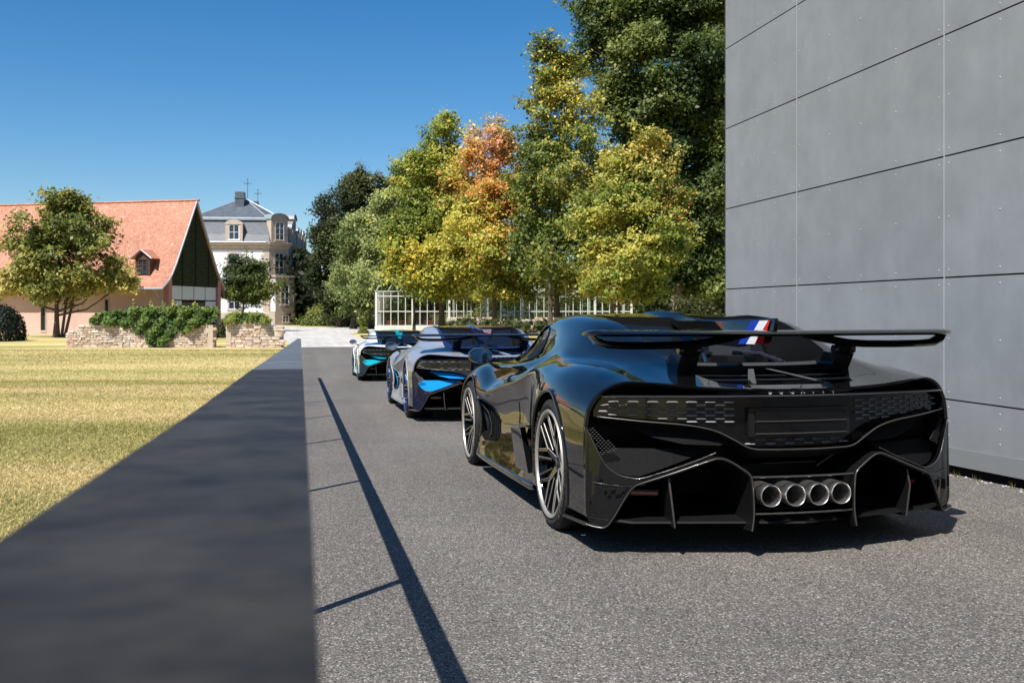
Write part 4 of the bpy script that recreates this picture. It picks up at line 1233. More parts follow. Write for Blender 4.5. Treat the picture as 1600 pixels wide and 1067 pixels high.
bush('dark laurel added to stand for the shade beside the huge plane trunk', 1020, 88, 5.0, 2.0, G_DARK, 26, 2600, .16)  # also invented, darkens the ground beside the trunk like shade
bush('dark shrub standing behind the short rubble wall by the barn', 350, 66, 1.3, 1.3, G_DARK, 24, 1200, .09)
for i, (px, Z, w, h) in enumerate(((620, 108, 9, 4.5), (680, 106, 8, 4.0), (740, 109, 9, 5.0), (800, 106, 8, 4.2), (860, 108, 9, 5.2), (925, 106, 9, 5.5), (990, 108, 10, 6.0))):
    lab = ['yellowish shrub', 'dense green shrub', 'tall leafy shrub', 'low spreading shrub', 'large olive shrub', 'shadowed shrub', 'bushy dark shrub'][i]+' seen through the glasshouse panes, %s' % ['at its left end', 'behind the second bay', 'behind the third bay', 'before the pediment', 'below the thin topped tree', 'behind the yellowing maple', 'left of the plane trunk'][i]
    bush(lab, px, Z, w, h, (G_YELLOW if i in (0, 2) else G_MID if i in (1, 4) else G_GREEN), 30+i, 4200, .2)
# far wood closing the view behind the park (one mass)
def far_wood():
    rs = np.random.RandomState(77); n = 42000
    px = rs.uniform(430, 1400, n); Z = rs.uniform(128, 150, n)
    top = 10+3*np.sin(px*.021)+2*np.sin(px*.067+1)
    h = rs.uniform(0, 1, n)*top
    xc = (px-800)/1500*Z
    C = np.stack([CY_*xc+SY_*Z, -SY_*xc+CY_*Z, gz(100)+h], 1)
    t = np.clip(.4+.3*np.sin(px*.09)+rs.normal(size=n)*.25, 0, 1)[:, None]
    K = np.array([.012, .020, .006])*(1-t)+np.array([.055, .065, .014])*t
    o = link('far_wood', leaf_mesh('far_wood', C, rs.normal(size=(n, 3))+np.array([0, -.6, .6]), .42*rs.uniform(.6, 1.3, n), K, rs), M_LEAF)
    tag(o, 'dark far off wood closing the view behind the park trees', 'wood', kind='stuff')
far_wood()
# tree line beyond the barn, low on the horizon
def far_hill():
    rs = np.random.RandomState(78); n = 9000
    px = rs.uniform(-900, 330, n); Z = rs.uniform(240, 270, n)
    h = rs.uniform(0, 1, n)*(7+3*np.sin(px*.03)); xc = (px-800)/1500*Z
    C = np.stack([CY_*xc+SY_*Z, -SY_*xc+CY_*Z, gz(100)+h], 1)
    K = np.array([.03, .045, .012])*rs.uniform(.6, 1.6, n)[:, None]
    o = link('far_tree_belt', leaf_mesh('far_tree_belt', C, rs.normal(size=(n, 3))+np.array([0, -.6, .6]), 1.2*rs.uniform(.6, 1.3, n), K, rs), M_LEAF)
    tag(o, 'low far off belt of trees beyond the pink barn', 'wood', kind='stuff')
far_hill()

# dense trees closing the upper end of the drive, out of the frame; the lacquer reflects them
def upper_belt():
    rs = np.random.RandomState(79); n = 16000
    x = rs.uniform(-34, 34, n); y = -26+rs.uniform(-3, 3, n)-.012*(x**2)*-1*0
    h = rs.uniform(0, 1, n)*(7.5+1.5*np.sin(x*.4)+1.0*np.sin(x*1.1))
    C = np.stack([x, y, .6+h], 1)
    t = np.clip(.4+.3*np.sin(x*.9)+rs.normal(size=n)*.25, 0, 1)[:, None]
    K = np.array([.012, .020, .006])*(1-t)+np.array([.05, .062, .014])*t
    o = link('tree_belt', leaf_mesh('tree_belt', C, rs.normal(size=(n, 3))+np.array([0, .6, .6]), .42*rs.uniform(.6, 1.3, n), K, rs), M_LEAF)
    tag(o, 'dense dark belt of trees closing the upper end of the drive', 'wood', kind='stuff')
upper_belt()

# ================================================================== the cars
# car-local axes: x right, y forward, z up; origin on the ground under the rear axle
ST = {
 -0.66: [(0,.792),(.30,.796),(.50,.806),(.62,.816),(.72,.826),(.835,.826),(.915,.790),(.975,.715),(.996,.62),(.996,.44),(.985,.18),(.80,.16)],
 -0.40: [(0,.868),(.30,.874),(.52,.890),(.63,.893),(.735,.882),(.850,.868),(.945,.815),(1.003,.725),(1.016,.62),(1.016,.44),(1.00,.18),(.80,.16)],
 -0.10: [(0,.990),(.32,1.000),(.56,1.020),(.665,.968),(.750,.912),(.862,.895),(.958,.838),(1.012,.740),(1.026,.62),(1.026,.44),(1.01,.18),(.80,.16)],
  0.20: [(0,1.085),(.33,1.098),(.595,1.110),(.700,1.015),(.768,.925),(.862,.898),(.950,.845),(1.004,.740),(1.020,.62),(1.020,.44),(1.00,.18),(.80,.15)],
  0.55: [(0,1.155),(.34,1.160),(.615,1.150),(.722,1.030),(.785,.935),(.848,.903),(.925,.858),(.952,.750),(.968,.60),(.970,.42),(.985,.17),(.80,.14)],
  0.90: [(0,1.192),(.35,1.190),(.625,1.163),(.735,.985),(.795,.893),(.842,.862),(.915,.815),(.884,.715),(.880,.58),(.895,.40),(.985,.16),(.80,.13)],
  1.25: [(0,1.205),(.35,1.198),(.620,1.158),(.738,.905),(.834,.862),(.858,.800),(.925,.742),(.872,.660),(.856,.55),(.878,.38),(.985,.15),(.80,.12)],
  1.70: [(0,1.170),(.34,1.160),(.600,1.100),(.738,.868),(.842,.842),(.868,.762),(.943,.682),(.888,.610),(.872,.52),(.888,.36),(.985,.14),(.80,.11)],
  2.10: [(0,1.045),(.32,1.035),(.560,.985),(.732,.852),(.850,.826),(.888,.730),(.962,.622),(.914,.560),(.900,.48),(.912,.34),(.980,.13),(.80,.11)],
  2.45: [(0,.895),(.34,.892),(.58,.872),(.72,.848),(.822,.835),(.910,.780),(.972,.640),(.970,.570),(.966,.48),(.962,.33),(.975,.13),(.80,.11)],
  2.75: [(0,.805),(.34,.812),(.58,.820),(.72,.828),(.820,.824),(.910,.785),(.975,.690),(.990,.585),(.990,.47),(.985,.32),(.970,.13),(.80,.11)],
  3.10: [(0,.705),(.34,.717),(.58,.737),(.72,.750),(.810,.748),(.890,.710),(.950,.630),(.972,.535),(.972,.42),(.965,.29),(.950,.13),(.80,.11)],
  3.45: [(0,.580),(.34,.588),(.56,.598),(.68,.602),(.760,.598),(.830,.570),(.885,.510),(.908,.440),(.910,.36),(.905,.26),(.890,.13),(.75,.11)],
}
CREASE = {-0.66: 0, -0.1: 0, 0.2: .1, 0.55: .6, 0.9: 1, 1.25: 1, 2.1: 1, 2.45: .6, 2.75: .2, 3.45: 0}

def nat_spline(xs, vals, q):
    xs = np.asarray(xs, float); v = np.asarray(vals, float); n = len(xs)
    h = np.diff(xs)
    A = np.zeros((n, n)); b = np.zeros(n)
    A[0, 0] = A[-1, -1] = 1
    for i in range(1, n - 1):
        A[i, i-1] = h[i-1]; A[i, i] = 2*(h[i-1]+h[i]); A[i, i+1] = h[i]
        b[i] = 6*((v[i+1]-v[i])/h[i] - (v[i]-v[i-1])/h[i-1])
    M = np.linalg.solve(A, b)
    i = np.clip(np.searchsorted(xs, q) - 1, 0, n - 2)
    d = xs[i+1]-xs[i]; a_ = xs[i+1]-q; b_ = q-xs[i]
    return M[i]*a_**3/(6*d) + M[i+1]*b_**3/(6*d) + (v[i]/d - M[i]*d/6)*a_ + (v[i+1]/d - M[i+1]*d/6)*b_

def yr(x, off=0.0):
    return -0.66 - 0.30 * (1 - min(1.0, abs(x)) ** 2) + off

def car_loft():
    ys_c = sorted(ST)
    q = np.linspace(-0.66, 3.45, 165)
    C = np.array([ST[y] for y in ys_c])                  # stations, 12, 2
    P = np.zeros((len(q), 12, 2))
    for k in range(12):
        for a in range(2):
            P[:, k, a] = nat_spline(ys_c, C[:, k, a], q)
    cw = np.interp(q, sorted(CREASE), [CREASE[y] for y in sorted(CREASE)])
    sub = 5
    rows = []
    for j, y in enumerate(q):
        p = P[j]; d = np.linalg.norm(np.diff(p, axis=0), axis=1); s = np.diff(p, axis=0) / d[:, None]
        vin = np.zeros((12, 2)); vout = np.zeros((12, 2))
        for k in range(12):
            if k == 0: v = np.array([1.0, 0.0])
            elif k == 11: v = s[10]
            else: v = (d[k]*s[k-1] + d[k-1]*s[k]) / (d[k-1] + d[k])
            vin[k] = v; vout[k] = v
        vin[6] = (1-cw[j])*vin[6] + cw[j]*s[5]; vout[6] = (1-cw[j])*vout[6] + cw[j]*s[6]
        vin[10] = s[9]; vout[10] = s[10]
        row = []
        for k in range(11):
            for i in range(sub):
                t = i / sub
                h00 = 2*t**3-3*t*t+1; h10 = t**3-2*t*t+t; h01 = -2*t**3+3*t*t; h11 = t**3-t*t
                row.append(h00*p[k] + h10*d[k]*vout[k] + h01*p[k+1] + h11*d[k]*vin[k+1])
        row.append(p[11])
        row.append(np.array([0.0, p[11][1]]))
        out = []
        for x, z in row:
            yy = y
            if y < 0.1:
                t = min(1, (0.1 - y) / 0.76) ** 1.5
                yy -= 0.30 * (1 - min(1, abs(x)) ** 2) * t
            if y > 2.6:
                t = ((y - 2.6) / 0.85) ** 2
                yy += 0.30 * (1 - x * x) * t
            out.append((x, yy, z))
        rows.append(out)
    m = len(rows[0])
    vs, fs, mi = [], [], []
    ring = 2 * m - 2
    for out in rows:
        vs += [(-x, y, z) for x, y, z in out]                   # left half, top centre ... bottom centre
        vs += [out[i] for i in range(m - 2, 0, -1)]             # right half back up
    for j in range(len(rows) - 1):
        for k in range(ring):
            a = j*ring + k; b = j*ring + (k+1) % ring
            fs.append((a, b, b+ring, a+ring)); mi.append(1 if 50 <= k <= ring-51 else 0)
    # rear: recessed dark fascia opening
    o = len(vs)
    for k in range(ring):
        x, y, z = vs[k]
        vs.append((x*0.985, y + 0.004, 0.5 + (z-0.5)*0.975))
    for k in range(ring):
        x, y, z = vs[k]
        vs.append((x*0.95, y + 0.13, 0.5 + (z-0.5)*0.94))
    for lv, mt in ((0, 0), (1, 1)):
        for k in range(ring):
            a = (k if lv == 0 else o + k); b = ((k+1) % ring if lv == 0 else o + (k+1) % ring)
            a2 = o + lv*ring + k; b2 = o + lv*ring + (k+1) % ring
            fs.append((a, a2, b2, b)); mi.append(1 if vs[a][2] < .4 else mt)
    fs.append(tuple(o + ring + k for k in range(ring))); mi.append(1)
    l0 = (len(rows)-1)*ring
    fs.append(tuple(l0 + k for k in range(ring-1, -1, -1))); mi.append(0)
    me = bpy.data.meshes.new('car_loft')
    me.from_pydata(vs, [], fs)
    me.polygons.foreach_set('material_index', mi)
    fix(me)
    return me

LOFT = car_loft()
_bm = bmesh.new(); _bm.from_mesh(LOFT)
_bm.faces.ensure_lookup_table()
bmesh.ops.triangulate(_bm, faces=[f for f in _bm.faces if len(f.verts) > 3])
_bm.normal_update()
_bm.faces.ensure_lookup_table()
BODY_BVH = BVHTree.FromBMesh(_bm)
BODY_TRI = [[v.index for v in f.verts] for f in _bm.faces]
BODY_CO = [v.co.copy() for v in _bm.verts]
# smooth normals from the skin only (ignore the recessed rear)
_nsum = [Vector((0, 0, 0)) for _ in BODY_CO]
for f in _bm.faces:
    if f.material_index == 0 and f.calc_area() > 0 and abs(f.normal.z + 1) > 0.05:
        for v in f.verts: _nsum[v.index] += f.normal * f.calc_area()
BODY_N = [n.normalized() if n.length > 1e-9 else Vector((0, 0, 1)) for n in _nsum]
_bm.free()

def surf_x(y, z, side=-1):
    """outermost |x| of the body skin at (y, z)"""
    h = BODY_BVH.ray_cast(Vector((side * 2.0, y, z)), Vector((-side, 0, 0)))
    return abs(h[0].x) if h[0] is not None else 0.9

def surf_z(x, y):
    h = BODY_BVH.ray_cast(Vector((x, y, 3.0)), Vector((0, 0, -1)))
    return h[0].z if h[0] is not None else 0.8

def skin_normals(me):
    """smooth shading taken from the uncut skin, so that cuts leave no shading marks"""
    nor = []
    me.polygons.foreach_set('use_smooth', [True] * len(me.polygons))
    for p in me.polygons:
        fn = p.normal
        for li in p.loop_indices:
            n = fn
            if p.material_index == 0:
                co = me.vertices[me.loops[li].vertex_index].co
                h = BODY_BVH.find_nearest(co)
                if h[0] is not None and h[3] < 2e-3:
                    t = BODY_TRI[h[2]]
                    a, b, c = (BODY_CO[i] for i in t)
                    try:
                        v0, v1, v2 = b - a, c - a, h[0] - a
                        d00, d01, d11, d20, d21 = v0.dot(v0), v0.dot(v1), v1.dot(v1), v2.dot(v0), v2.dot(v1)
                        den = d00*d11 - d01*d01
                        w1 = (d11*d20 - d01*d21)/den; w2 = (d00*d21 - d01*d20)/den
                        nn = (BODY_N[t[0]]*(1-w1-w2) + BODY_N[t[1]]*w1 + BODY_N[t[2]]*w2).normalized()
                        if nn.dot(fn) > 0.55: n = nn
                    except ZeroDivisionError:
                        pass
            nor.append(n)
    me.normals_split_custom_set(nor)

WIN = [(2.33,.862),(1.90,.860),(1.52,.862),(1.41,.92),(1.32,1.0),(1.28,1.060),(1.30,1.104),(1.38,1.126),(1.55,1.122),(1.75,1.078),(1.95,1.012),(2.15,.935)]
OUTLET = [(2.50,.545),(2.32,.560),(2.10,.515),(1.92,.435),(1.84,.345),(1.86,.290),(1.98,.262),(2.20,.250),(2.34,.300),(2.42,.400)]
INTAKE = [(1.06,.445),(.55,.500),(.47,.44),(.46,.27),(.60,.225),(1.00,.220),(1.16,.30)]
BAY = [(-.545,.66),(-.25,.635),(0,.62),(.25,.635),(.545,.66),(.50,-.28),(.44,-.42),(-.44,-.42),(-.50,-.28)]
VENT = [(-.47,-.47),(.47,-.47),(.36,-.80),(.22,-.845),(-.22,-.845),(-.36,-.80)]

def side_cutter(mb, poly, depth, side):
    outer, inner = [], []
    for y, z in poly:
        s = surf_x(y, z, side)
        inner.append((side*(s-depth), y, z)); outer.append((side*1.4, y, z))
    n = len(poly)
    mb.add(inner + outer, [tuple(range(n)), tuple(range(2*n-1, n-1, -1))] + [(i, (i+1) % n, n+(i+1) % n, n+i) for i in range(n)])

def cut_body():
    cu = MB()
    for s in (-1, 1):
        for (cy, cz, r_) in ((0.0, .357, .392), (2.72, .345, .378)):
            n = 56
            ring = [(cy + r_*math.cos(2*math.pi*k/n), cz + r_*math.sin(2*math.pi*k/n)) for k in range(n)]
            cu.prism([(s*0.58, y, z) for y, z in ring], (s*0.9, 0, 0))
        side_cutter(cu, WIN, 0.030, s)
        side_cutter(cu, OUTLET, 0.10, s)
        side_cutter(cu, INTAKE, 0.09, s)
    # engine bay between the flying pillars, and the rear deck vent
    n = len(BAY)
    lo = [(x, y, .845 if y < 0 else .88) for x, y in BAY]
    cu.add(lo + [(x, y, 1.5) for x, y in BAY], [tuple(range(n)), tuple(range(2*n-1, n-1, -1))] + [(i, (i+1) % n, n+(i+1) % n, n+i) for i in range(n)])
    n = len(VENT)
    cu.add([(x, y, surf_z(x, y)-.055) for x, y in VENT] + [(x, y, 1.3) for x, y in VENT], [tuple(range(n)), tuple(range(2*n-1, n-1, -1))] + [(i, (i+1) % n, n+(i+1) % n, n+i) for i in range(n)])
    cm = cu.mesh('cutter')
    dm = [bpy.data.materials.new('slot0'), bpy.data.materials.new('slot1')]
    for m in dm: cm.materials.append(m); LOFT.materials.append(m)
    cm.polygons.foreach_set('material_index', [1]*len(cm.polygons))
    a = bpy.data.objects.new('tmp_a', LOFT); b = bpy.data.objects.new('tmp_b', cm)
    col.objects.link(a); col.objects.link(b)
    md = a.modifiers.new('cut', 'BOOLEAN'); md.operation = 'DIFFERENCE'; md.solver = 'EXACT'; md.object = b
    md.material_mode = 'INDEX'; md.use_self = True
    dg = bpy.context.evaluated_depsgraph_get(); dg.update()
    me = bpy.data.meshes.new_from_object(a.evaluated_get(dg))
    bpy.data.objects.remove(a); bpy.data.objects.remove(b)
    return me

def split_body(me):
    bm = bmesh.new(); bm.from_mesh(me)
    def cut(co, no, sel):
        fs = [f for f in bm.faces if sel(f.calc_center_median()) and f.material_index == 0]
        gs = set(fs)
        for f in fs: gs.update(f.edges); gs.update(f.verts)
        bmesh.ops.bisect_plane(bm, geom=list(gs), plane_co=co, plane_no=no, dist=1e-5)
    q_sel = lambda c: c.y < -0.2 and abs(c.x) > 0.78 and c.z < .75
    cut((0, 0, .615), (0, 0, 1), q_sel)
    d_sel = lambda c: 1.1 < c.y < 2.55 and abs(c.x) > 0.6 and .15 < c.z < .90
    cut((0, 1.31, 0), (0, 1, -.12), d_sel); cut((0, 2.26, 0), (0, 1, .1), d_sel)
    cut((0, 0, .27), (0, 0, 1), d_sel); cut((0, 0, .842), (0, 0, 1), d_sel)
    r_sel = lambda c: -.45 < c.y < 2.4 and abs(c.x) < .70 and c.z > .85
    for s in (-1, 1): cut((s*.56, 0, 0), (1, 0, 0), r_sel)
    cut((0, 2.02, 0), (0, 1, 0), r_sel)
    def cls(f):
        c = f.calc_center_median()
        if f.material_index == 1: return 'body'
        if q_sel(c) and c.z < .615 and abs(c.x) > .85: return 'quarter_l' if c.x < 0 else 'quarter_r'
        yy = c.y - .12*c.z
        if d_sel(c) and 1.31 < yy and c.y + .1*c.z < 2.26 and .27 < c.z < .842: return 'door_l' if c.x < 0 else 'door_r'
        if r_sel(c) and abs(c.x) < .56 and -.45 < c.y < 2.02 and c.z > .86: return 'roof'
        return 'body'
    groups = {}
    for f in bm.faces: groups.setdefault(cls(f), []).append(f.index)
    out = {}
    for g, idx in groups.items():
        b2 = bm.copy(); b2.faces.ensure_lookup_table()
        keep = set(idx)
        bmesh.ops.delete(b2, geom=[f for f in b2.faces if f.index not in keep], context='FACES')
        m2 = bpy.data.meshes.new(g); b2.to_mesh(m2); b2.free()
        skin_normals(m2)
        out[g] = m2
    bm.free()
    return out

def mats_of(me, n):
    idx = [p.material_index for p in me.polygons]      # clear() would reset the face indices
    me.materials.clear()
    for _ in range(n): me.materials.append(None)
    if n > 1: me.polygons.foreach_set('material_index', [min(i, n-1) for i in idx])
    return me

# ---- helpers for pieces that follow the curved rear
def rear_plate(outline, off, thick, name, step=0.06, smooth=False):
    """a plate seen from behind, outline in (x, z); off = number or function of (x, z)"""
    fo = off if callable(off) else (lambda x, z: off)
    bm = bmesh.new()
    vs = [bm.verts.new((x, 0, z)) for x, z in outline]
    bm.faces.new(vs)
    bmesh.ops.triangulate(bm, faces=bm.faces[:])
    xs = [x for x, z in outline]
    k = math.floor(min(xs)/step)*step
    while k < max(xs):
        bmesh.ops.bisect_plane(bm, geom=bm.verts[:]+bm.edges[:]+bm.faces[:], plane_co=(k, 0, 0), plane_no=(1, 0, 0), dist=1e-6)
        k += step
    r_ = bmesh.ops.extrude_face_region(bm, geom=bm.faces[:])
    top = {v for v in r_['geom'] if isinstance(v, bmesh.types.BMVert)}
    for v in bm.verts:
        v.co.y = yr(v.co.x, fo(v.co.x, v.co.z) + (thick if v in top else 0))
    bmesh.ops.recalc_face_normals(bm, faces=bm.faces)
    me = bpy.data.meshes.new(name); bm.to_mesh(me); bm.free()
    if smooth: shade(me, 35)
    return me

def rear_curve(pts, off=0.0, n=6):
    """points (x, z) smoothed and laid on the rear surface"""
    out = []
    for i in range(len(pts)-1):
        p0, p1, p2, p3 = pts[max(i-1, 0)], pts[i], pts[i+1], pts[min(i+2, len(pts)-1)]
        for j in range(n):
            t = j/n
            f = lambda a, b, c, d: .5*((2*b)+(-a+c)*t+(2*a-5*b+4*c-d)*t*t+(-a+3*b-3*c+d)*t**3)
            x, z = f(p0[0], p1[0], p2[0], p3[0]), f(p0[1], p1[1], p2[1], p3[1])
            out.append((x, yr(x, off), z))
    x, z = pts[-1]; out.append((x, yr(x, off), z))
    return out

def band(pts3, depth, thick, name, drop=0.0):
    """a strip swept along pts3, reaching forward by depth, with a real thickness"""
    vs, fs = [], []
    n = len(pts3)
    for i, p in enumerate(pts3):
        a = Vector(pts3[max(i-1, 0)]); b = Vector(pts3[min(i+1, n-1)])
        t = (b-a); nn = Vector((-t.z, 0, t.x)).normalized()*thick*.5
        p = Vector(p)
        f = p + Vector((0, depth, drop))
        vs += [p+nn, p-nn, f-nn, f+nn]
    for i in range(n-1):
        for k in range(4):
            a = i*4+k; b = i*4+(k+1) % 4
            fs.append((a, b, b+4, a+4))
    fs += [(0, 1, 2, 3), tuple(4*(n-1)+k for k in (3, 2, 1, 0))]
    return MB().add(vs, fs).mesh(name, smooth=True, angle=35)

def mir(pts): return [(-x, z) for x, z in pts]

def text_mesh(s, size, depth, name, spacing=1.0):
    cu = bpy.data.curves.new('txt', 'FONT'); cu.body = s; cu.size = size; cu.extrude = depth; cu.align_x = 'CENTER'
    cu.space_character = spacing; cu.offset = size*0.012
    o = bpy.data.objects.new('txt', cu); col.objects.link(o)
    dg = bpy.context.evaluated_depsgraph_get(); dg.update()
    me = bpy.data.meshes.new_from_object(o.evaluated_get(dg)); me.name = name
    bpy.data.objects.remove(o)
    me.materials.clear()
    return me

def xform(me, M):
    me.transform(M); me.update(); return me

PARTS = []     # (name, mesh, material keys, key, parent key, detail level)
def part(name, me, mats, key=None, parent=None, lod=0, label=None, loc=None, rot=None):
    ks = mats if isinstance(mats, (list, tuple)) else [mats]
    if len(me.materials) != len(ks): mats_of(me, len(ks))
    PARTS.append((name, me, ks, key, parent, lod, label, loc, rot))

def car_parts():
    body = split_body(cut_body())
    mats_of(body['body'], 2)
    part('body', body['body'], ['paint', 'void'], 'body')
    for s in ('l', 'r'):
        part('door', body['door_'+s], 'paint', 'door_'+s)
        part('rear_quarter_panel', body['quarter_'+s], 'lower')
    part('roof', body['roof'], 'roof', 'roof')
    for sgn in (-1, 1):
        # side glass, sunk in its opening
        n = len(WIN)
        cy = sum(p[0] for p in WIN)/n; cz = sum(p[1] for p in WIN)/n
        bm = bmesh.new()
        f = bm.faces.new([bm.verts.new((0, y, z)) for y, z in [(cy+(y-cy)*1.0, cz+(z-cz)*1.0) for y, z in WIN]])
        bmesh.ops.triangulate(bm, faces=[f])
        for k in range(1, 14):
            bmesh.ops.bisect_plane(bm, geom=bm.verts[:]+bm.edges[:]+bm.faces[:], plane_co=(0, 1.24+k*.09, 0), plane_no=(0, 1, 0), dist=1e-6)
        for k in range(1, 5):
            bmesh.ops.bisect_plane(bm, geom=bm.verts[:]+bm.edges[:]+bm.faces[:], plane_co=(0, 0, .86+k*.055), plane_no=(0, 0, 1), dist=1e-6)
        for v in bm.verts: v.co.x = sgn*(surf_x(v.co.y, v.co.z, sgn)-.018)
        bmesh.ops.recalc_face_normals(bm, faces=bm.faces)
        me = bpy.data.meshes.new('side_window'); bm.to_mesh(me); bm.free(); shade(me, 60)
        part('side_window', me, 'glass', parent='door_l' if sgn < 0 else 'door_r')
        # bright trim round the glass
        m_ = MB(); m_.tube([(sgn*(surf_x(y, z, sgn)+.001), y, z) for y, z in WIN+[WIN[0]]], .006, 6)
        part('window_trim', m_.mesh('window_trim', True, 60), 'trim', parent='door_l' if sgn < 0 else 'door_r')
        # door shut lines laid in the skin
        for ln in ([(1.365,.60),(1.355,.52),(1.34,.42),(1.325,.31)],):
            m_ = MB(); m_.tube([(sgn*(surf_x(y, z, sgn)+.0006), y, z) for y, z in ln], .0028, 5)
            part('door_seam', m_.mesh('door_seam'), 'void', parent='door_l' if sgn < 0 else 'door_r')
        # wheel arch lips
        for (cy, cz, r_, a0, a1) in ((0, .357, .398, -18, 205), (2.72, .345, .384, -12, 192)):
            pts = []
            for k in range(61):
                an = R(a0+(a1-a0)*k/60)
                y, z = cy+r_*math.cos(an), cz+r_*math.sin(an)
                pts.append((sgn*(surf_x(y, z, sgn)-.004), y, z))
            m_ = MB(); m_.tube(pts, .013, 8)
            part('wheel_arch_lip', m_.mesh('wheel_arch_lip', True, 60), 'paint', parent='body')
        # outlet behind the front wheel: curved blade and a slotted vane
        m_ = MB(); m_.tube([(sgn*(surf_x(y, z, sgn)-.012), y, z) for y, z in [(2.36,.52),(2.22,.46),(2.14,.38),(2.12,.31),(2.16,.262)]], [.004,.012,.014,.012,.005], 8, squash=(.4, 1))
        part('outlet_vane', m_.mesh('outlet_vane', True, 60), 'accent')
        m_ = MB(); m_.tube([(sgn*(surf_x(y, z, sgn)+.002), y, z) for y, z in OUTLET+[OUTLET[0]]], .0035, 6)
        part('outlet_trim', m_.mesh('outlet_trim', True, 60), 'paint')
        m_ = MB()
        for k in range(5):
            m_.box(min(sgn*.86, sgn*.90), max(sgn*.86, sgn*.90), 1.92+k*.08, 1.935+k*.08, .285, .43+.02*k)
        part('outlet_louvre', m_.mesh('outlet_louvre'), 'void', lod=1)
        # sill, vertical blade and the winglet ahead of the rear wheel
        sill = [(sgn*.975, 2.36, .125), (sgn*.98, 2.2, .128), (sgn*.985, 1.6, .135), (sgn*.99, 1.0, .145), (sgn*.99, .52, .155), (sgn*.98, .43, .16)]
        m_ = MB(); m_.tube(sill, [.012, .018, .020, .022, .024, .020], 10, squash=(.8, 1.0))
        part('side_sill', m_.mesh('side_sill', True, 60), 'sill')
        bl = [(.98, 1.10, .452), (.985, .80, .478), (.995, .54, .225), (.99, .90, .215)]
        m_ = MB(); m_.prism([(sgn*x, y, z) for x, y, z in bl], (-sgn*.035, 0, 0))
        part('side_blade', m_.mesh('side_blade'), 'paint')
        m_ = MB(); m_.prism([(sgn*1.022, 1.10, .470), (sgn*1.030, .44, .512), (sgn*.93, .42, .512), (sgn*.93, 1.10, .470)], (0, 0, .012))
        part('side_winglet', m_.mesh('side_winglet'), 'paint')
        m_ = MB(); m_.prism([(sgn*.915, .98, .40), (sgn*.925, .62, .40), (sgn*.95, .56, .24), (sgn*.95, .98, .235)], (-sgn*.01, 0, 0))
        part('intake_panel', m_.mesh('intake_panel'), 'accent2')
        # mirror: stalk, teardrop housing, glass
        m_ = MB()
        hs = []
        for i in range(9):
            t = i/8; y = 2.00+.20*t
            r_ = .072*(math.sin(math.pi*min(1, .30+t*.70))**.7) if i < 8 else .006
            hs.append(((sgn*1.005, y, .905), max(r_, .006)))
        m_.tube([p for p, _ in hs], [r_ for _, r_ in hs], 16, squash=(1.32, .86))
        part('mirror', m_.mesh('mirror', True, 50), 'mirror', 'mirror_%d' % sgn)
        m_ = MB(); m_.prism([(sgn*(1.005+.080*math.cos(a)), 1.9985, .905+.050*math.sin(a)) for a in [2*math.pi*k/24 for k in range(24)]], (0, -.004, 0))
        part('mirror_glass', m_.mesh('mirror_glass'), 'mirror_glass', parent='mirror_%d' % sgn)
        m_ = MB(); m_.tube([(sgn*.95, 2.10, .875), (sgn*.90, 2.12, .835), (sgn*.86, 2.13, .815)], [.016, .018, .03], 8, squash=(1, .6))
        part('mirror_stalk', m_.mesh('mirror_stalk', True, 60), 'mirror', parent='mirror_%d' % sgn)
        m_ = MB()
    # windscreen
    bm = bmesh.new()
    gx = [(-.50+.1*i) for i in range(11)]; gy = [1.62, 1.75, 1.9, 2.05, 2.2, 2.34]
    vv = [[bm.verts.new((x*(1+.12*(y-1.62)), y, surf_z(x*(1+.12*(y-1.62)), y)+.004)) for x in gx] for y in gy]
    for j in range(len(gy)-1):
        for i in range(len(gx)-1): bm.faces.new((vv[j][i], vv[j][i+1], vv[j+1][i+1], vv[j+1][i]))
    me = bpy.data.meshes.new('windscreen'); bm.to_mesh(me); bm.free(); shade(me, 60)
    part('windscreen', me, 'glass')
    # ---------------- engine bay
    m_ = MB(); m_.add([(-.535, .655, 1.135), (.535, .655, 1.135), (.52, .40, .885), (-.52, .40, .885)], [(0, 1, 2, 3)])
    part('rear_window', m_.mesh('rear_window'), 'glass')
    m_ = MB()
    m_.prism([(-.30, .16, .85), (.30, .16, .85), (.26, -.30, .85), (.12, -.39, .85), (-.12, -.39, .85), (-.26, -.30, .85)], (0, 0, .045))
    m_.prism([(-.12, .10, .89), (.12, .10, .89), (.08, -.30, .89), (-.08, -.30, .89)], (0, 0, .05))
    for sx in (-.2, .2): m_.box(sx-.045, sx+.045, -.25, .05, .89, .93)
    part('engine_cover', m_.mesh('engine_cover'), 'satin')
    m_ = MB()
    for sx in (-1, 1):
        m_.tube([(sx*.07, -.05, .95), (sx*.17, -.18, .945), (sx*.22, -.34, .90)], .014, 8)
        m_.tube([(sx*.30, .14, .93), (sx*.31, -.1, .92), (sx*.27, -.3, .89)], .010, 8)
    part('engine_pipe', m_.mesh('engine_pipe', True, 60), 'strut', lod=1)
    # deck vent bars
    for y0, hgt in ((-.62, .012), (-.70, .010)):
        w = .47 + (y0+.47)*.33
        m_ = MB(); m_.tube([(x, y0 - .0, surf_z(x, y0)-.012) for x in np.linspace(-w, w, 13)], hgt, 6, squash=(1.6, .7))
        part('deck_vent_bar', m_.mesh('deck_vent_bar', True, 60), 'satin')
    for sx in (-1, 1):
        m_ = MB(); m_.prism([(sx*.03, -.50, surf_z(.05, -.50)-.02), (sx*.06, -.50, surf_z(.05, -.50)-.02), (sx*.22, -.82, surf_z(.2, -.82)-.012), (sx*.18, -.83, surf_z(.2, -.82)-.012)], (0, 0, .014))
        part('deck_vent_strut', m_.mesh('deck_vent_strut'), 'paint')
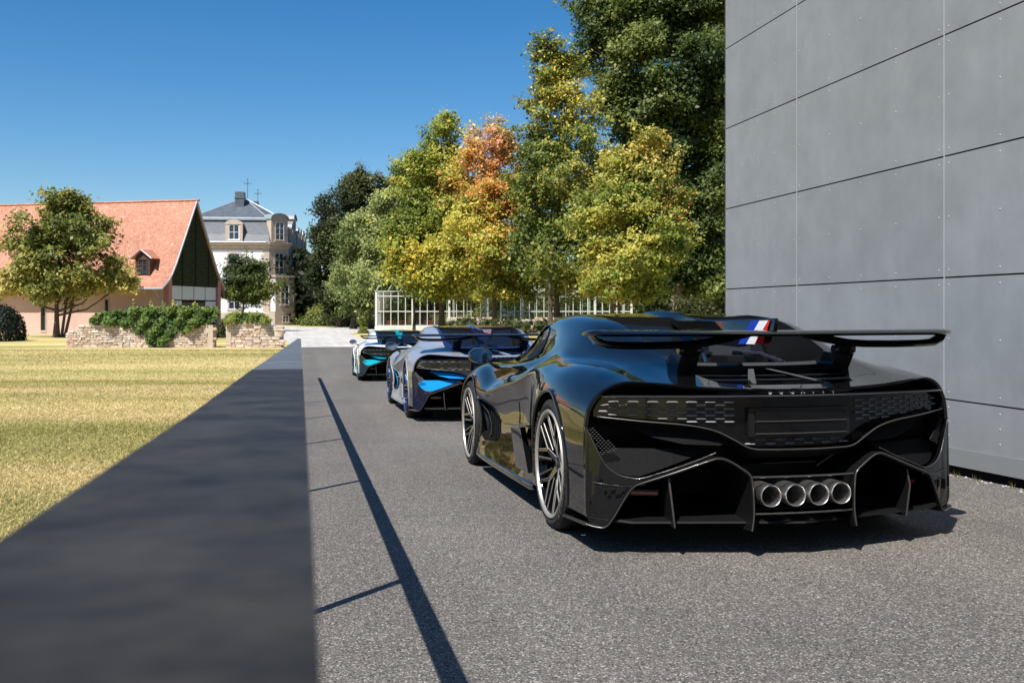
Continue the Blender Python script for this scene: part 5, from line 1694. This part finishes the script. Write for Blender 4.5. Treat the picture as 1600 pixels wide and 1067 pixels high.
    # ---------------- spine and tail fin with the three stripes
    prof = [(1.30, 1.198), (1.10, 1.212), (.85, 1.214), (.60, 1.196), (.40, 1.168), (.22, 1.146), (.05, 1.139), (-.30, 1.138), (-.70, 1.136)]
    base = [(1.30, 1.190), (1.10, 1.190), (.85, 1.172), (.60, 1.12), (.40, 1.06), (.22, 1.02), (.05, 1.0), (-.30, .985), (-.665, 1.02)]
    wt = [.010, .022, .024, .020, .016, .013, .012, .011, .010]; wb = [.03, .045, .045, .036, .024, .018, .016, .014, .012]
    vs, fs = [], []
    for (y, z), (yb, zb), a, b in zip(prof, base, wt, wb):
        vs += [(-b, yb, zb), (-a, y, z-.008), (-a*.6, y, z), (a*.6, y, z), (a, y, z-.008), (b, yb, zb)]
    for i in range(len(prof)-1):
        for k in range(6):
            p, q = i*6+k, i*6+(k+1) % 6
            fs.append((p, q, q+6, p+6))
    fs += [tuple(range(6)), tuple(range(6*(len(prof)-1)+5, 6*(len(prof)-1)-1, -1))]
    part('tail_fin', MB().add(vs, fs).mesh('tail_fin', True, 28), 'fin', 'tail_fin')
    for k, c in enumerate(('stripe_blue', 'stripe_white', 'stripe_red')):
        for sx in (-1, 1):
            yb0 = -.30-.095*k; yb1 = yb0-.095
            e = .002*sx
            def wx(z): return sx*(.0125+(1.13-z)*.03+.0025)
            zt, zb = 1.126, 1.004
            sh = .15
            m_ = MB(); m_.prism([(wx(zb), yb0+.0, zb), (wx(zb), yb1+.0, zb), (wx(zt), max(yb1-sh, -.66), zt), (wx(zt), max(yb0-sh, -.66), zt)], (e*.4, 0, 0))
            part('fin_stripe', m_.mesh('fin_stripe'), c, parent='tail_fin')
    # ---------------- rear wing
    def plank(path, chord, th, name, ycen):
        sec = [(-.5, 0), (-.42, .35), (-.15, .55), (.2, .45), (.5, .05), (.42, -.25), (0, -.35), (-.42, -.28)]
        vs, fs = [], []
        for (x, z, c_, dy) in path:
            for a, b in sec: vs.append((x, ycen+dy-a*chord*c_*-1, z+b*th*min(1, c_+.2)))
        n = len(sec)
        for i in range(len(path)-1):
            for k in range(n):
                p, q = i*n+k, i*n+(k+1) % n
                fs.append((p, q, q+n, p+n))
        fs += [tuple(range(n)), tuple(range(len(path)*n-1, (len(path)-1)*n-1, -1))]
        return MB().add(vs, fs).mesh(name, True, 50)
    up = [(-.987, 1.062, .45, .02), (-.96, 1.062, .75, .0)] + [(x, 1.060-.004*(1-abs(x)), 1, 0) for x in np.linspace(-.90, .90, 19)] + [(.96, 1.062, .75, 0), (.987, 1.062, .45, .02)]
    part('wing_blade', plank(up, .25, .036, 'wing_blade', -.66), 'wing', 'wing')
    lowp = [(.965, 1.052, .5, .0), (.935, 1.022, .7, 0), (.88, 1.004, .85, 0), (.80, 1.000, .9, 0), (.65, .999, .9, 0), (.50, 1.001, .9, 0), (.40, 1.008, .9, 0), (.30, 1.025, .85, 0), (.20, 1.044, .7, 0), (.14, 1.052, .5, 0)]
    for sx in (-1, 1):
        pth = [(sx*x, z, c_, d) for x, z, c_, d in lowp]
        part('wing_lower_blade', plank(pth if sx > 0 else pth[::-1], .19, .044, 'wing_lower_blade', -.66), 'wing')
        m_ = MB()
        x0 = sx*.43
        m_.prism([(x0-.05, -.36, .86), (x0-.05, -.56, .87), (x0-.05, -.62, .955), (x0-.05, -.50, .965), (x0-.05, -.38, .91)], (.10, 0, 0))
        m_.tube([(x0, -.52, .94), (x0, -.60, .975), (x0, -.64, 1.005)], [.042, .046, .035], 10, squash=(1.0, .8))
        m_.tube([(x0-.06, -.60, .978), (x0+.06, -.60, .978)], .022, 10)
        part('wing_strut', m_.mesh('wing_strut', True, 40), 'strut')
    # ---------------- rear fascia
    gl = [(.945, .664), (.75, .645), (.55, .628), (.43, .602), (.345, .560), (.265, .519), (.15, .512), (0, .511)]
    full = gl + [(-x, z) for x, z in gl[-2::-1]]
    out = [(-.955, .752), (-.6, .768), (0, .772), (.6, .768), (.955, .752)] + [(x, z-.004) for x, z in full]
    part('rear_fascia', rear_plate(out, .055, .02, 'rear_fascia'), 'gloss_black', 'fascia')
    m_ = MB(); m_.tube([(x, yr(x, -.005), .760+.004*math.cos(x*1.5)) for x in np.linspace(-.925, .925, 41)], [.004]+[.012]*39+[.004], 8, squash=(2.2, .55))
    part('tail_lip', m_.mesh('tail_lip', True, 60), 'lip')
    cur = rear_curve(full, 0.0)
    m_ = MB(); m_.tube(cur, [.002]+[.004]*(len(cur)-2)+[.002], 8)
    part('grille_lower_trim', m_.mesh('grille_lower_trim', True, 60), 'edge')
    # carbon skirt hanging under the grille edge
    vs, fs = [], []
    for (x, y, z) in cur:
        vs += [(x, y+.002, z-.004), (x*.97, y+.10, z-.050), (x*.95, y+.18, z-.055)]
    for i in range(len(cur)-1):
        for k in range(2):
            p = i*3+k; fs.append((p, p+1, p+4, p+3))
    part('fascia_skirt', MB().add(vs, fs).mesh('fascia_skirt', True, 60), 'carbon')
    # plate recess, frame and two bars
    part('plate_holder', rear_plate([(-.265, .572), (.265, .572), (.265, .706), (-.265, .706)], .022, .03, 'plate_holder'), 'satin', 'plate')
    for z0, z1 in ((.588, .632), (.646, .690)):
        part('plate_bar', rear_plate([(-.235, z0), (.235, z0), (.235, z1), (-.235, z1)], .012, .012, 'plate_bar'), 'gloss_black', parent='plate')
        rim = [(-.238, yr(.238, .011), z0-.003), (.238, yr(.238, .011), z0-.003)]
        m_ = MB(); m_.tube([(x, yr(x, .010), z0-.002) for x in np.linspace(-.238, .238, 9)], .003, 6)
        part('plate_bar_edge', m_.mesh('plate_bar_edge', True, 60), 'edge', parent='plate', lod=1)
    # tail light lattice: staggered lozenges
    lz = MB(); w, h = .0285, .0050
    lz.add([(-w, 0, 0), (-w*.7, 0, h), (w*.7, 0, h), (w, 0, 0), (w*.7, 0, -h), (-w*.7, 0, -h), (-w*.6, -.014, 0), (w*.6, -.014, 0)],
           [(0, 1, 6), (1, 2, 7, 6), (2, 3, 7), (3, 4, 7), (4, 5, 6, 7), (5, 0, 6)])
    lzm = lz.mesh('tail_light_bar'); mats_of(lzm, 1)
    spots = []
    for r_, z in enumerate((.733, .7175, .702, .6865, .671, .6555, .640)):
        for k in range(-12, 13):
            x = (k+.5*(r_ % 2))*.086
            if abs(x) < .31 or abs(x) > .925: continue
            lowz = np.interp(abs(x), [p[0] for p in gl[::-1]], [p[1] for p in gl[::-1]])
            if z < lowz+.014 or z > .74: continue
            spots.append((x, z))
    for r_, z in enumerate((.553, .534)):
        for k in range(-3, 4):
            x = (k+.5*(r_ % 2))*.098
            if abs(x) < .27: spots.append((x, z))
    for x, z in spots:
        part('tail_light_bar', lzm, 'led', parent='fascia', lod=1, loc=(x, yr(x, .052), z), rot=(0, 0, math.atan(.6*x)))
    big = MB()
    for x, z in spots:
        a = math.atan(.6*x); ca, sa = math.cos(a), math.sin(a)
        big.add([(x+vx*ca-vy*sa, yr(x, .052)+vx*sa+vy*ca, z+vz) for vx, vy, vz in lz.v], lz.f)
    part('tail_light_strip', big.mesh('tail_light_strip'), 'led', parent='fascia', lod=-1)
    # name lettering along the deck edge: one letter after another
    word = 'BUGATTI'
    for k, ch in enumerate(word):
        tm = text_mesh(ch, .030, .0035, 'letter')
        x = -.165+.055*k
        xform(tm, Matrix.Translation((x, yr(x, .012), .7735)) @ Matrix.Rotation(math.atan(.6*x), 4, 'Z') @ Matrix.Rotation(R(68), 4, 'X'))
        part('letter', tm, 'letter', lod=0)
    for sx in (-1, 1):
        mm = (lambda p: p) if sx < 0 else mir
        bl = mm([(-.925, .468), (-.900, .425), (-.862, .395), (-.81, .381), (-.755, .380), (-.66, .412), (-.54, .456), (-.43, .502), (-.44, .508), (-.62, .508), (-.845, .506)])
        part('lower_blade_panel', rear_plate(bl, lambda x, z: .035+(z-.38)*.50, .012, 'lower_blade_panel'), 'blade')
        ac = mm([(-.84, .640), (-.55, .617), (-.44, .594), (-.35, .545), (-.40, .530), (-.56, .536), (-.69, .566)])
        part('upper_blade_panel', rear_plate(ac, lambda x, z: .03+(z-.53)*.55, .012, 'upper_blade_panel'), 'blade')
        # corner of the bumper wrapping round to the rear
        co = mm([(-.998, .612), (-.985, .603), (-.93, .468), (-.902, .424), (-.862, .392), (-.81, .377), (-.755, .376), (-.742, .345), (-.80, .335), (-.84, .262), (-.875, .175), (-.905, .142), (-.975, .146), (-.997, .20)])
        part('bumper_corner', rear_plate(co, lambda x, z: -.004+max(0, .20-z)*.15, .03, 'bumper_corner'), 'lower')
        tr = [(-.990, .606), (-.93, .470), (-.902, .425), (-.862, .393), (-.81, .378), (-.755, .377), (-.66, .409), (-.54, .453), (-.43, .500)]
        c3 = rear_curve(mm(tr), -.004)
        m_ = MB(); m_.tube(c3, .0028, 6)
        part('blade_trim', m_.mesh('blade_trim', True, 60), 'edge')
        # crease panel on the corner
        m_ = MB(); m_.tube(rear_curve(mm([(-.965, .35), (-.93, .345), (-.86, .338), (-.80, .336)]), -.006), .004, 6)
        part('corner_crease', m_.mesh('corner_crease', True, 60), 'lower')
        # fine lattice in the outer corner
        m_ = MB()
        for i in range(15):
            for j in range(13):
                x = -.972+j*.0165+(i % 2)*.008; z = .605-i*.0095
                if x < -.978+(.605-z)*.46 or x > -.950+(.605-z)*1.08 or z < .474+(x+.925)*.40: continue
                xx = x if sx < 0 else -x
                m_.add([(xx-.007, yr(xx, .03), z), (xx, yr(xx, .03), z+.0030), (xx+.007, yr(xx, .03), z), (xx, yr(xx, .03), z-.0030), (xx, yr(xx, .022), z)],
                       [(0, 1, 4), (1, 2, 4), (2, 3, 4), (3, 0, 4)])
        o_ = m_.mesh('corner_lattice')
        part('corner_lattice', o_, 'lattice')
        # diffuser shell: a carbon band running round each tunnel
        sh = mm([(-1.0, .150), (-.955, .140), (-.915, .142), (-.880, .190), (-.835, .275), (-.795, .335), (-.74, .362), (-.60, .412), (-.47, .462), (-.42, .474), (-.375, .462), (-.315, .425), (-.278, .395), (-.268, .360), (-.262, .28), (-.262, .20), (-.272, .135)])
        part('diffuser_shell', band(rear_curve(sh, -.012, 4), .42, .016, 'diffuser_shell', drop=-.03), 'carbon')
        sh2 = rear_curve(sh, -.016, 4)
        m_ = MB(); m_.tube(sh2, .0042, 6)
        part('diffuser_edge', m_.mesh('diffuser_edge', True, 60), 'edge')
        # vertical fin inside the tunnel
        x0 = sx*.635
        m_ = MB(); m_.prism([(x0, yr(x0, .02), .375), (x0, yr(x0, -.005), .30), (x0-sx*.02, yr(x0, .0), .145), (x0-sx*.02, yr(x0, .45), .13), (x0, yr(x0, .45), .37)], (.008, 0, 0))
        part('diffuser_fin', m_.mesh('diffuser_fin'), 'carbon', 'dfin_%d' % sx)
        m_ = MB(); m_.tube([(x0+.004, yr(x0, .018), .375), (x0+.004, yr(x0, -.007), .30), (x0-sx*.02+.004, yr(x0, -.002), .145)], .005, 6)
        part('fin_edge', m_.mesh('fin_edge', True, 60), 'edge', parent='dfin_%d' % sx)
        m_ = MB(); xa, xb = sorted((sx*.66, sx*.775))
        m_.prism([(xa-.012, yr(xa, .10), .279), (xb+.012, yr(xb, .10), .279), (xb+.012, yr(xb, .10), .308), (xa-.012, yr(xa, .10), .308)], (0, .03, 0))
        part('reflector_housing', m_.mesh('reflector_housing'), 'satin', 'refl_%d' % sx)
        m_ = MB(); m_.prism([(xa, yr(xa, .09), .287), (xb, yr(xb, .09), .287), (xb, yr(xb, .09), .300), (xa, yr(xa, .09), .300)], (0, .02, 0))
        part('reflector', m_.mesh('reflector'), 'red', parent='refl_%d' % sx)
    # exhaust bay
    for z0, hw in ((.384, .268), (.212, .262)):
        m_ = MB(); m_.tube([(x, yr(x, -.004), z0) for x in np.linspace(-hw, hw, 15)], .005, 8)
        part('exhaust_bay_bar', m_.mesh('exhaust_bay_bar', True, 60), 'edge')
    m_ = MB(); m_.box(-.256, .256, -.80, -.55, .20, .21); m_.box(-.256, .256, -.62, -.60, .2, .40)
    part('exhaust_bay', m_.mesh('exhaust_bay'), 'void')
    pm = MB().lathe([(.0535, .22), (.0535, .02), (.0525, .004), (.050, 0), (.0475, .003), (.0465, .02), (.0455, .16)], 'y', 40, (0, 0, 0)).mesh('exhaust_pipe', True, 40)
    pi = MB().lathe([(.0455, .16), (.03, .165), (.0, .165)], 'y', 24).mesh('pipe_core', True, 60)
    for k, x in enumerate((-.182, -.061, .061, .182)):
        part('exhaust_pipe', pm, 'steel', 'pipe%d' % k, loc=(x, yr(x, -.025), .298))
        part('pipe_core', pi, 'void', parent='pipe%d' % k)
    m_ = MB(); m_.box(-.80, .80, -.55, 3.4, .115, .16)
    part('underfloor', m_.mesh('underfloor'), 'void')
    # ---------------- wheels
    def tyre(Rt, Rr, w):
        hw = w/2
        return MB().lathe([(Rr, -hw+.012), (Rr+.012, -hw+.002), (Rr+.03, -hw-.002), (Rt-.03, -hw+.002), (Rt-.008, -hw+.014), (Rt, -hw+.034)] + [q for gx in (-.27, -.09, .09, .27) for q in ((Rt, w*gx-.006), (Rt-.008, w*gx-.004), (Rt-.008, w*gx+.004), (Rt, w*gx+.006))] + [(Rt, hw-.034), (Rt-.008, hw-.014), (Rt-.03, hw-.002), (Rr+.012, hw-.002), (Rr, hw-.012)], 'x', 72).mesh('tyre', True, 35)
    def rim(Rr, w):
        hw = w/2
        return MB().lathe([(Rr-.004, -hw+.02), (Rr+.004, -hw+.004), (Rr-.001, -hw-.003), (Rr-.012, -hw+.001), (Rr-.018, -hw+.012), (Rr-.030, -hw+.05), (Rr-.034, hw-.03), (Rr, hw-.012)], 'x', 72).mesh('rim', True, 35)
    def lip_ring(Rr, w):
        hw = w/2
        return MB().lathe([(Rr+.0045, -hw+.004), (Rr-.0005, -hw-.0045), (Rr-.0135, -hw-.001), (Rr-.018, -hw+.010)], 'x', 72).mesh('rim_lip', True, 50)
    def spoke(Rr, w):
        """one Y-shaped spoke: stem and two arms, machined front faces"""
        hw = w/2; m_ = MB(); mids = []
        def bar(r0, a0, r1, a1, w0, w1, d0, d1):
            p0 = Vector((0, r0*math.sin(a0), r0*math.cos(a0))); p1 = Vector((0, r1*math.sin(a1), r1*math.cos(a1)))
            t = (p1-p0).normalized(); s = Vector((0, t.z, -t.y))
            vs = []
            for p, ww, dd in ((p0, w0, d0), (p1, w1, d1)):
                for f, q in ((.80, 0), (-.80, 0), (-1, .003), (-.85, .030), (.85, .030), (1, .003)):
                    vs.append(p+s*(ww*f)+Vector((-hw+dd+q, 0, 0)))
            m_.add(vs, [(k, (k+1) % 6, 6+(k+1) % 6, 6+k) for k in range(6)]+[(5, 4, 3, 2, 1, 0), (6, 7, 8, 9, 10, 11)])
            mids.extend([0, 1, 0, 0, 0, 1, 0, 0])
        bar(.035, 0, Rr*.50, 0, .020, .014, .050, .026)
        for q in (-1, 1):
            bar(Rr*.47, 0, Rr-.014, q*R(17), .010, .0075, .027, .006)
            bar(Rr*.30, q*R(20), Rr-.014, q*R(25.5), .006, .006, .040, .012)
        me = m_.mesh('spoke'); mats_of(me, 2); me.polygons.foreach_set('material_index', mids)
        return me
    def disc():
        return MB().lathe([(.05, .0), (.20, .0), (.205, .012), (.20, .03), (.05, .03)], 'x', 48, close=True).mesh('brake_disc', True, 40)
    dm = disc()
    cal = MB().prism([(0, .205*math.sin(R(a)), .205*math.cos(R(a))) for a in range(50, 120, 10)]+[(0, .13*math.sin(R(a)), .13*math.cos(R(a))) for a in range(110, 40, -10)], (.06, 0, 0)).mesh('brake_caliper')
    hub = MB().lathe([(0, -.004), (.026, -.003), (.034, .004), (.036, .03), (.036, .09)], 'x', 32).mesh('hub_cap', True, 40)
    for (cy, Rt, Rr, w, xo) in ((0.0, .357, .292, .34, 1.008), (2.72, .345, .283, .275, .985)):
        tm, rm, lm, sm = tyre(Rt, Rr, w), rim(Rr, w), lip_ring(Rr, w), spoke(Rr, w)
        # raised sidewall lettering, letter by letter round the tyre
        lt = MB()
        wordt = 'MICHELIN'
        gm = [text_mesh(ch, .042, .0012, 'g') for ch in wordt]
        for st in (40, 220):
            for k, g_ in enumerate(gm):
                an = R(st+k*7.2)
                rr = (Rr+Rt)/2-.014
                # seen from outside (-x side); letter up = outward
                upv = Vector((0, math.sin(an), math.cos(an))); rt = Vector((0, -math.cos(an), math.sin(an))); nv = Vector((-1, 0, 0))
                o_ = Vector((-w/2-.0012, 0, 0))+upv*rr
                lt.add([o_+rt*v.co.x+upv*v.co.y+nv*v.co.z for v in g_.vertices], [tuple(p.vertices) for p in g_.polygons])
        ltm = lt.mesh('tyre_lettering')
        sp_ = MB()
        for k in range(64):
            for (xa, xb, sh) in ((-.42, -.28, .018), (-.26, -.10, .012), (.10, .26, -.012), (.28, .42, -.018)):
                pts = []
                for t in (0, 1):
                    an = 2*math.pi*k/64+(sh/Rt)*(t-.5)*2
                    for da in (-.0035, .0035):
                        for rr in (Rt+.0006,):
                            pts.append((w*(xa+(xb-xa)*t), rr*math.sin(an+da), rr*math.cos(an+da)))
                sp_.add(pts, [(0, 1, 3, 2)])
        spm = sp_.mesh('tread_sipe')
        for s in (-1, 1):
            key = 'wheel_%d_%d' % (s, int(cy))
            part('wheel', rm, 'rim', key, loc=(s*(xo-w/2), cy, Rt-.004), rot=(0, 0, 0) if s < 0 else (0, 0, math.pi))
            part('tyre', tm, 'rubber', parent=key)
            part('tread_sipe', spm, 'void', parent=key, lod=1)
            part('tyre_lettering', ltm, 'tyre_print', parent=key, lod=1)
            part('rim_lip', lm, 'rim_edge', parent=key)
            for k in range(5): part('spoke', sm, ['spoke', 'spoke_edge'], parent=key, rot=(R(72*k+8), 0, 0))
            part('hub_cap', hub, 'spoke', parent=key, loc=(-w/2+.046, 0, 0))
            part('brake_disc', dm, 'disc', parent=key, loc=(-w/2+.11, 0, 0))
            part('brake_caliper', cal, 'caliper', parent=key, loc=(-w/2+.085, 0, 0))
car_parts()

def carbon_mat():
    m, nt, b = newmat('carbon_weave')
    N, L = nt.nodes, nt.links
    tc = N.new('ShaderNodeTexCoord')
    ck = N.new('ShaderNodeTexChecker'); ck.inputs['Scale'].default_value = 220
    ck.inputs['Color1'].default_value = (.004, .004, .004, 1); ck.inputs['Color2'].default_value = (.010, .010, .010, 1)
    L.new(tc.outputs['Object'], ck.inputs['Vector']); L.new(ck.outputs[0], b.inputs['Base Color'])
    b.inputs['Roughness'].default_value = .32
    b.inputs['Specular IOR Level'].default_value = .25
    b.inputs['Coat Weight'].default_value = .2; b.inputs['Coat Roughness'].default_value = .05
    return m

def paint(name, c, rough=.22, metal=0.0, coat=1.0, spec=None):
    m, nt, b = newmat(name)
    N, L = nt.nodes, nt.links
    b.inputs['Base Color'].default_value = (*c, 1)
    b.inputs['Roughness'].default_value = rough
    b.inputs['Metallic'].default_value = metal
    b.inputs['Coat Weight'].default_value = coat
    b.inputs['Specular IOR Level'].default_value = spec if spec is not None else (.05 if coat > .9 else .25)
    b.inputs['Coat Roughness'].default_value = .012
    # very fine orange peel and dust so that the lacquer is not perfect
    tc = N.new('ShaderNodeTexCoord')
    n = N.new('ShaderNodeTexNoise'); n.inputs['Scale'].default_value = 26; n.inputs['Detail'].default_value = 5
    L.new(tc.outputs['Object'], n.inputs['Vector'])
    mr = N.new('ShaderNodeMapRange'); mr.inputs[1].default_value = .35; mr.inputs[2].default_value = .75; mr.inputs[3].default_value = .003; mr.inputs[4].default_value = .022
    L.new(n.outputs['Fac'], mr.inputs[0]); L.new(mr.outputs[0], b.inputs['Coat Roughness'])
    return m

G = dict(
    void=pbr('car_void', (.004, .004, .004), .6, spec=.2),
    gloss_black=pbr('gloss_black', (.003, .003, .0035), .06, spec=.3),
    satin=pbr('satin_black', (.008, .008, .009), .3, spec=.3),
    glass=pbr('tinted_glass', (.006, .008, .012), .02, spec=.9),
    carbon=carbon_mat(),
    rubber=pbr('tyre_rubber', (.016, .016, .016), .78, spec=.3, vary=.2, vscale=30),
    tyre_print=pbr('tyre_print', (.035, .035, .035), .7),
    steel=pbr('brushed_steel', (.72, .70, .68), .36, metal=1.0, vary=.12, vscale=40),
    disc=pbr('brake_disc', (.10, .10, .105), .45, metal=.7),
    red=pbr('reflector_red', (.32, .022, .018), .2, coat=.5),
    letter=pbr('polished_letter', (.86, .86, .87), .18, metal=.3),
    led=pbr('light_element', (.36, .37, .385), .3, metal=.25, coat=.5),
    lattice=pbr('lattice_metal', (.16, .16, .165), .3, metal=.6),
    mirror_glass=pbr('mirror_glass', (.30, .31, .33), .05, metal=1.0),
    strut=pbr('strut_black', (.010, .010, .012), .25, coat=.4),
    stripe_blue=paint('stripe_blue', (.012, .05, .42)), stripe_white=paint('stripe_white', (.80, .80, .80)), stripe_red=paint('stripe_red', (.62, .022, .018)),
    edge=pbr('carbon_edge', (.040, .037, .034), .3, spec=.5, coat=.3),
    caliper=pbr('caliper', (.03, .03, .032), .3, coat=.5),
)
BLACK = paint('black_lacquer', (.0035, .0035, .004), .12)
def pal(**k):
    d = dict(G); d.update(k); return d
PAL_BLACK = pal(spoke_edge=pbr('machined_edge', (.30, .29, .27), .5, metal=.4), paint=BLACK, roof=BLACK, lower=BLACK, fin=BLACK, wing=BLACK, sill=BLACK, accent=BLACK, accent2=BLACK, mirror=BLACK, lip=pbr('lip_black', (.03, .03, .032), .2, coat=.6),
                blade=pbr('matte_carbon_panel', (.007, .0073, .008), .6, spec=.04, vary=.2, vscale=60), trim=BLACK,
                rim=G['gloss_black'], rim_edge=pbr('rim_edge_warm', (.42, .39, .35), .42, metal=.6), spoke=pbr('spoke_dark', (.008, .008, .009), .12, coat=.7))
TITAN = paint('titanium_silver', (.30, .325, .375), .36, metal=.3, coat=.5)
NAVY = paint('navy_lacquer', (.004, .006, .026), .2)
AZURE = paint('azure_paint', (.001, .20, .52), .6, coat=.0, spec=.05)
WHITE = paint('pearl_white', (.74, .75, .76), .3)
TEAL = paint('dark_teal_lacquer', (.006, .022, .035), .2)
TURQ = paint('turquoise_paint', (.001, .28, .36), .6, coat=.0, spec=.05)
NAVYROOF = paint('navy_roof', (.012, .016, .07), .15)
PAL_TITAN = pal(spoke_edge=pbr('machined_edge_blue', (.10, .16, .36), .3, metal=.6), paint=TITAN, roof=NAVYROOF, lower=NAVY, fin=NAVYROOF, wing=pbr('wing_carbon', (.01, .01, .02), .2, coat=.7), sill=TITAN, accent=AZURE, accent2=AZURE, mirror=pbr('mirror_dark', (.02, .02, .035), .15, coat=.6),
                lip=NAVY, blade=AZURE, trim=NAVY, gloss_black=pbr('fascia_navy', (.004, .006, .022), .12, coat=.5), strut=NAVY, satin=pbr('deck_navy', (.01, .014, .055), .22, coat=.5), lattice=pbr('lattice_light', (.45, .46, .5), .35, metal=.3),
                rim=pbr('rim_blue', (.004, .006, .02), .2, coat=.5), rim_edge=pbr('rim_edge_blue', (.03, .045, .11), .3, metal=.5), spoke=pbr('spoke_blue', (.006, .014, .06), .22, coat=.5))
PAL_WHITE = pal(spoke_edge=TURQ, paint=WHITE, roof=TEAL, lower=TEAL, fin=TURQ, wing=pbr('wing_teal', (.008, .014, .018), .2, coat=.7), sill=WHITE, accent=TURQ, accent2=TURQ, mirror=TEAL, lip=TEAL, blade=TURQ, trim=TEAL, lattice=pbr('lattice_grey', (.35, .36, .36), .35, metal=.3),
                strut=TEAL, rim=pbr('rim_black', (.01, .012, .014), .2, coat=.6), rim_edge=pbr('rim_edge_teal', (.004, .10, .12), .3), spoke=pbr('spoke_teal', (.01, .05, .06), .2, coat=.6))

def make_car(loc, palette, label, lod, pitch, rz=0.0):
    root = empty('sports_car', loc)
    root.rotation_euler = (-pitch, 0, rz)
    keys = {}
    for name, me, mats, key, parent, lv, lab, lo, ro in PARTS:
        if lv == 1 and lod < 1: continue
        if lv == -1 and lod >= 1: continue
        if name == 'fin_stripe' and palette is not PAL_BLACK: continue
        o = bpy.data.objects.new(name, me)
        col.objects.link(o)
        for i, k in enumerate(mats):
            o.material_slots[i].link = 'OBJECT'
            o.material_slots[i].material = palette[k]
        o.parent = keys[parent] if parent else root
        if lo is not None: o.location = lo
        if ro is not None: o.rotation_euler = ro
        if key: keys[key] = o
        if name == 'corner_lattice' or name == 'tail_light_strip' or name == 'tyre_lettering' or name == 'tread_sipe': o['kind'] = 'stuff'
    tag(root, label, 'car', 'sports cars parked in a row along the drive')
    return root

PITCH = math.atan(SLOPE)
CAR1 = make_car((2.337, 5.1, gz(5.1)+.012), PAL_BLACK, 'glossy black sports car with blue, white and red stripes on its tail fin', 1, PITCH)
CAR2 = make_car((2.337, 12.45, gz(12.45)+.012), PAL_TITAN, 'silver lavender sports car with bright blue rear panels and navy lower corners', 0, PITCH)
CAR3 = make_car((2.337, 23.3, gz(23.3)+.012), PAL_WHITE, 'white sports car with turquoise rear panels, dark roof and dark lower corners', 0, PITCH*.9)
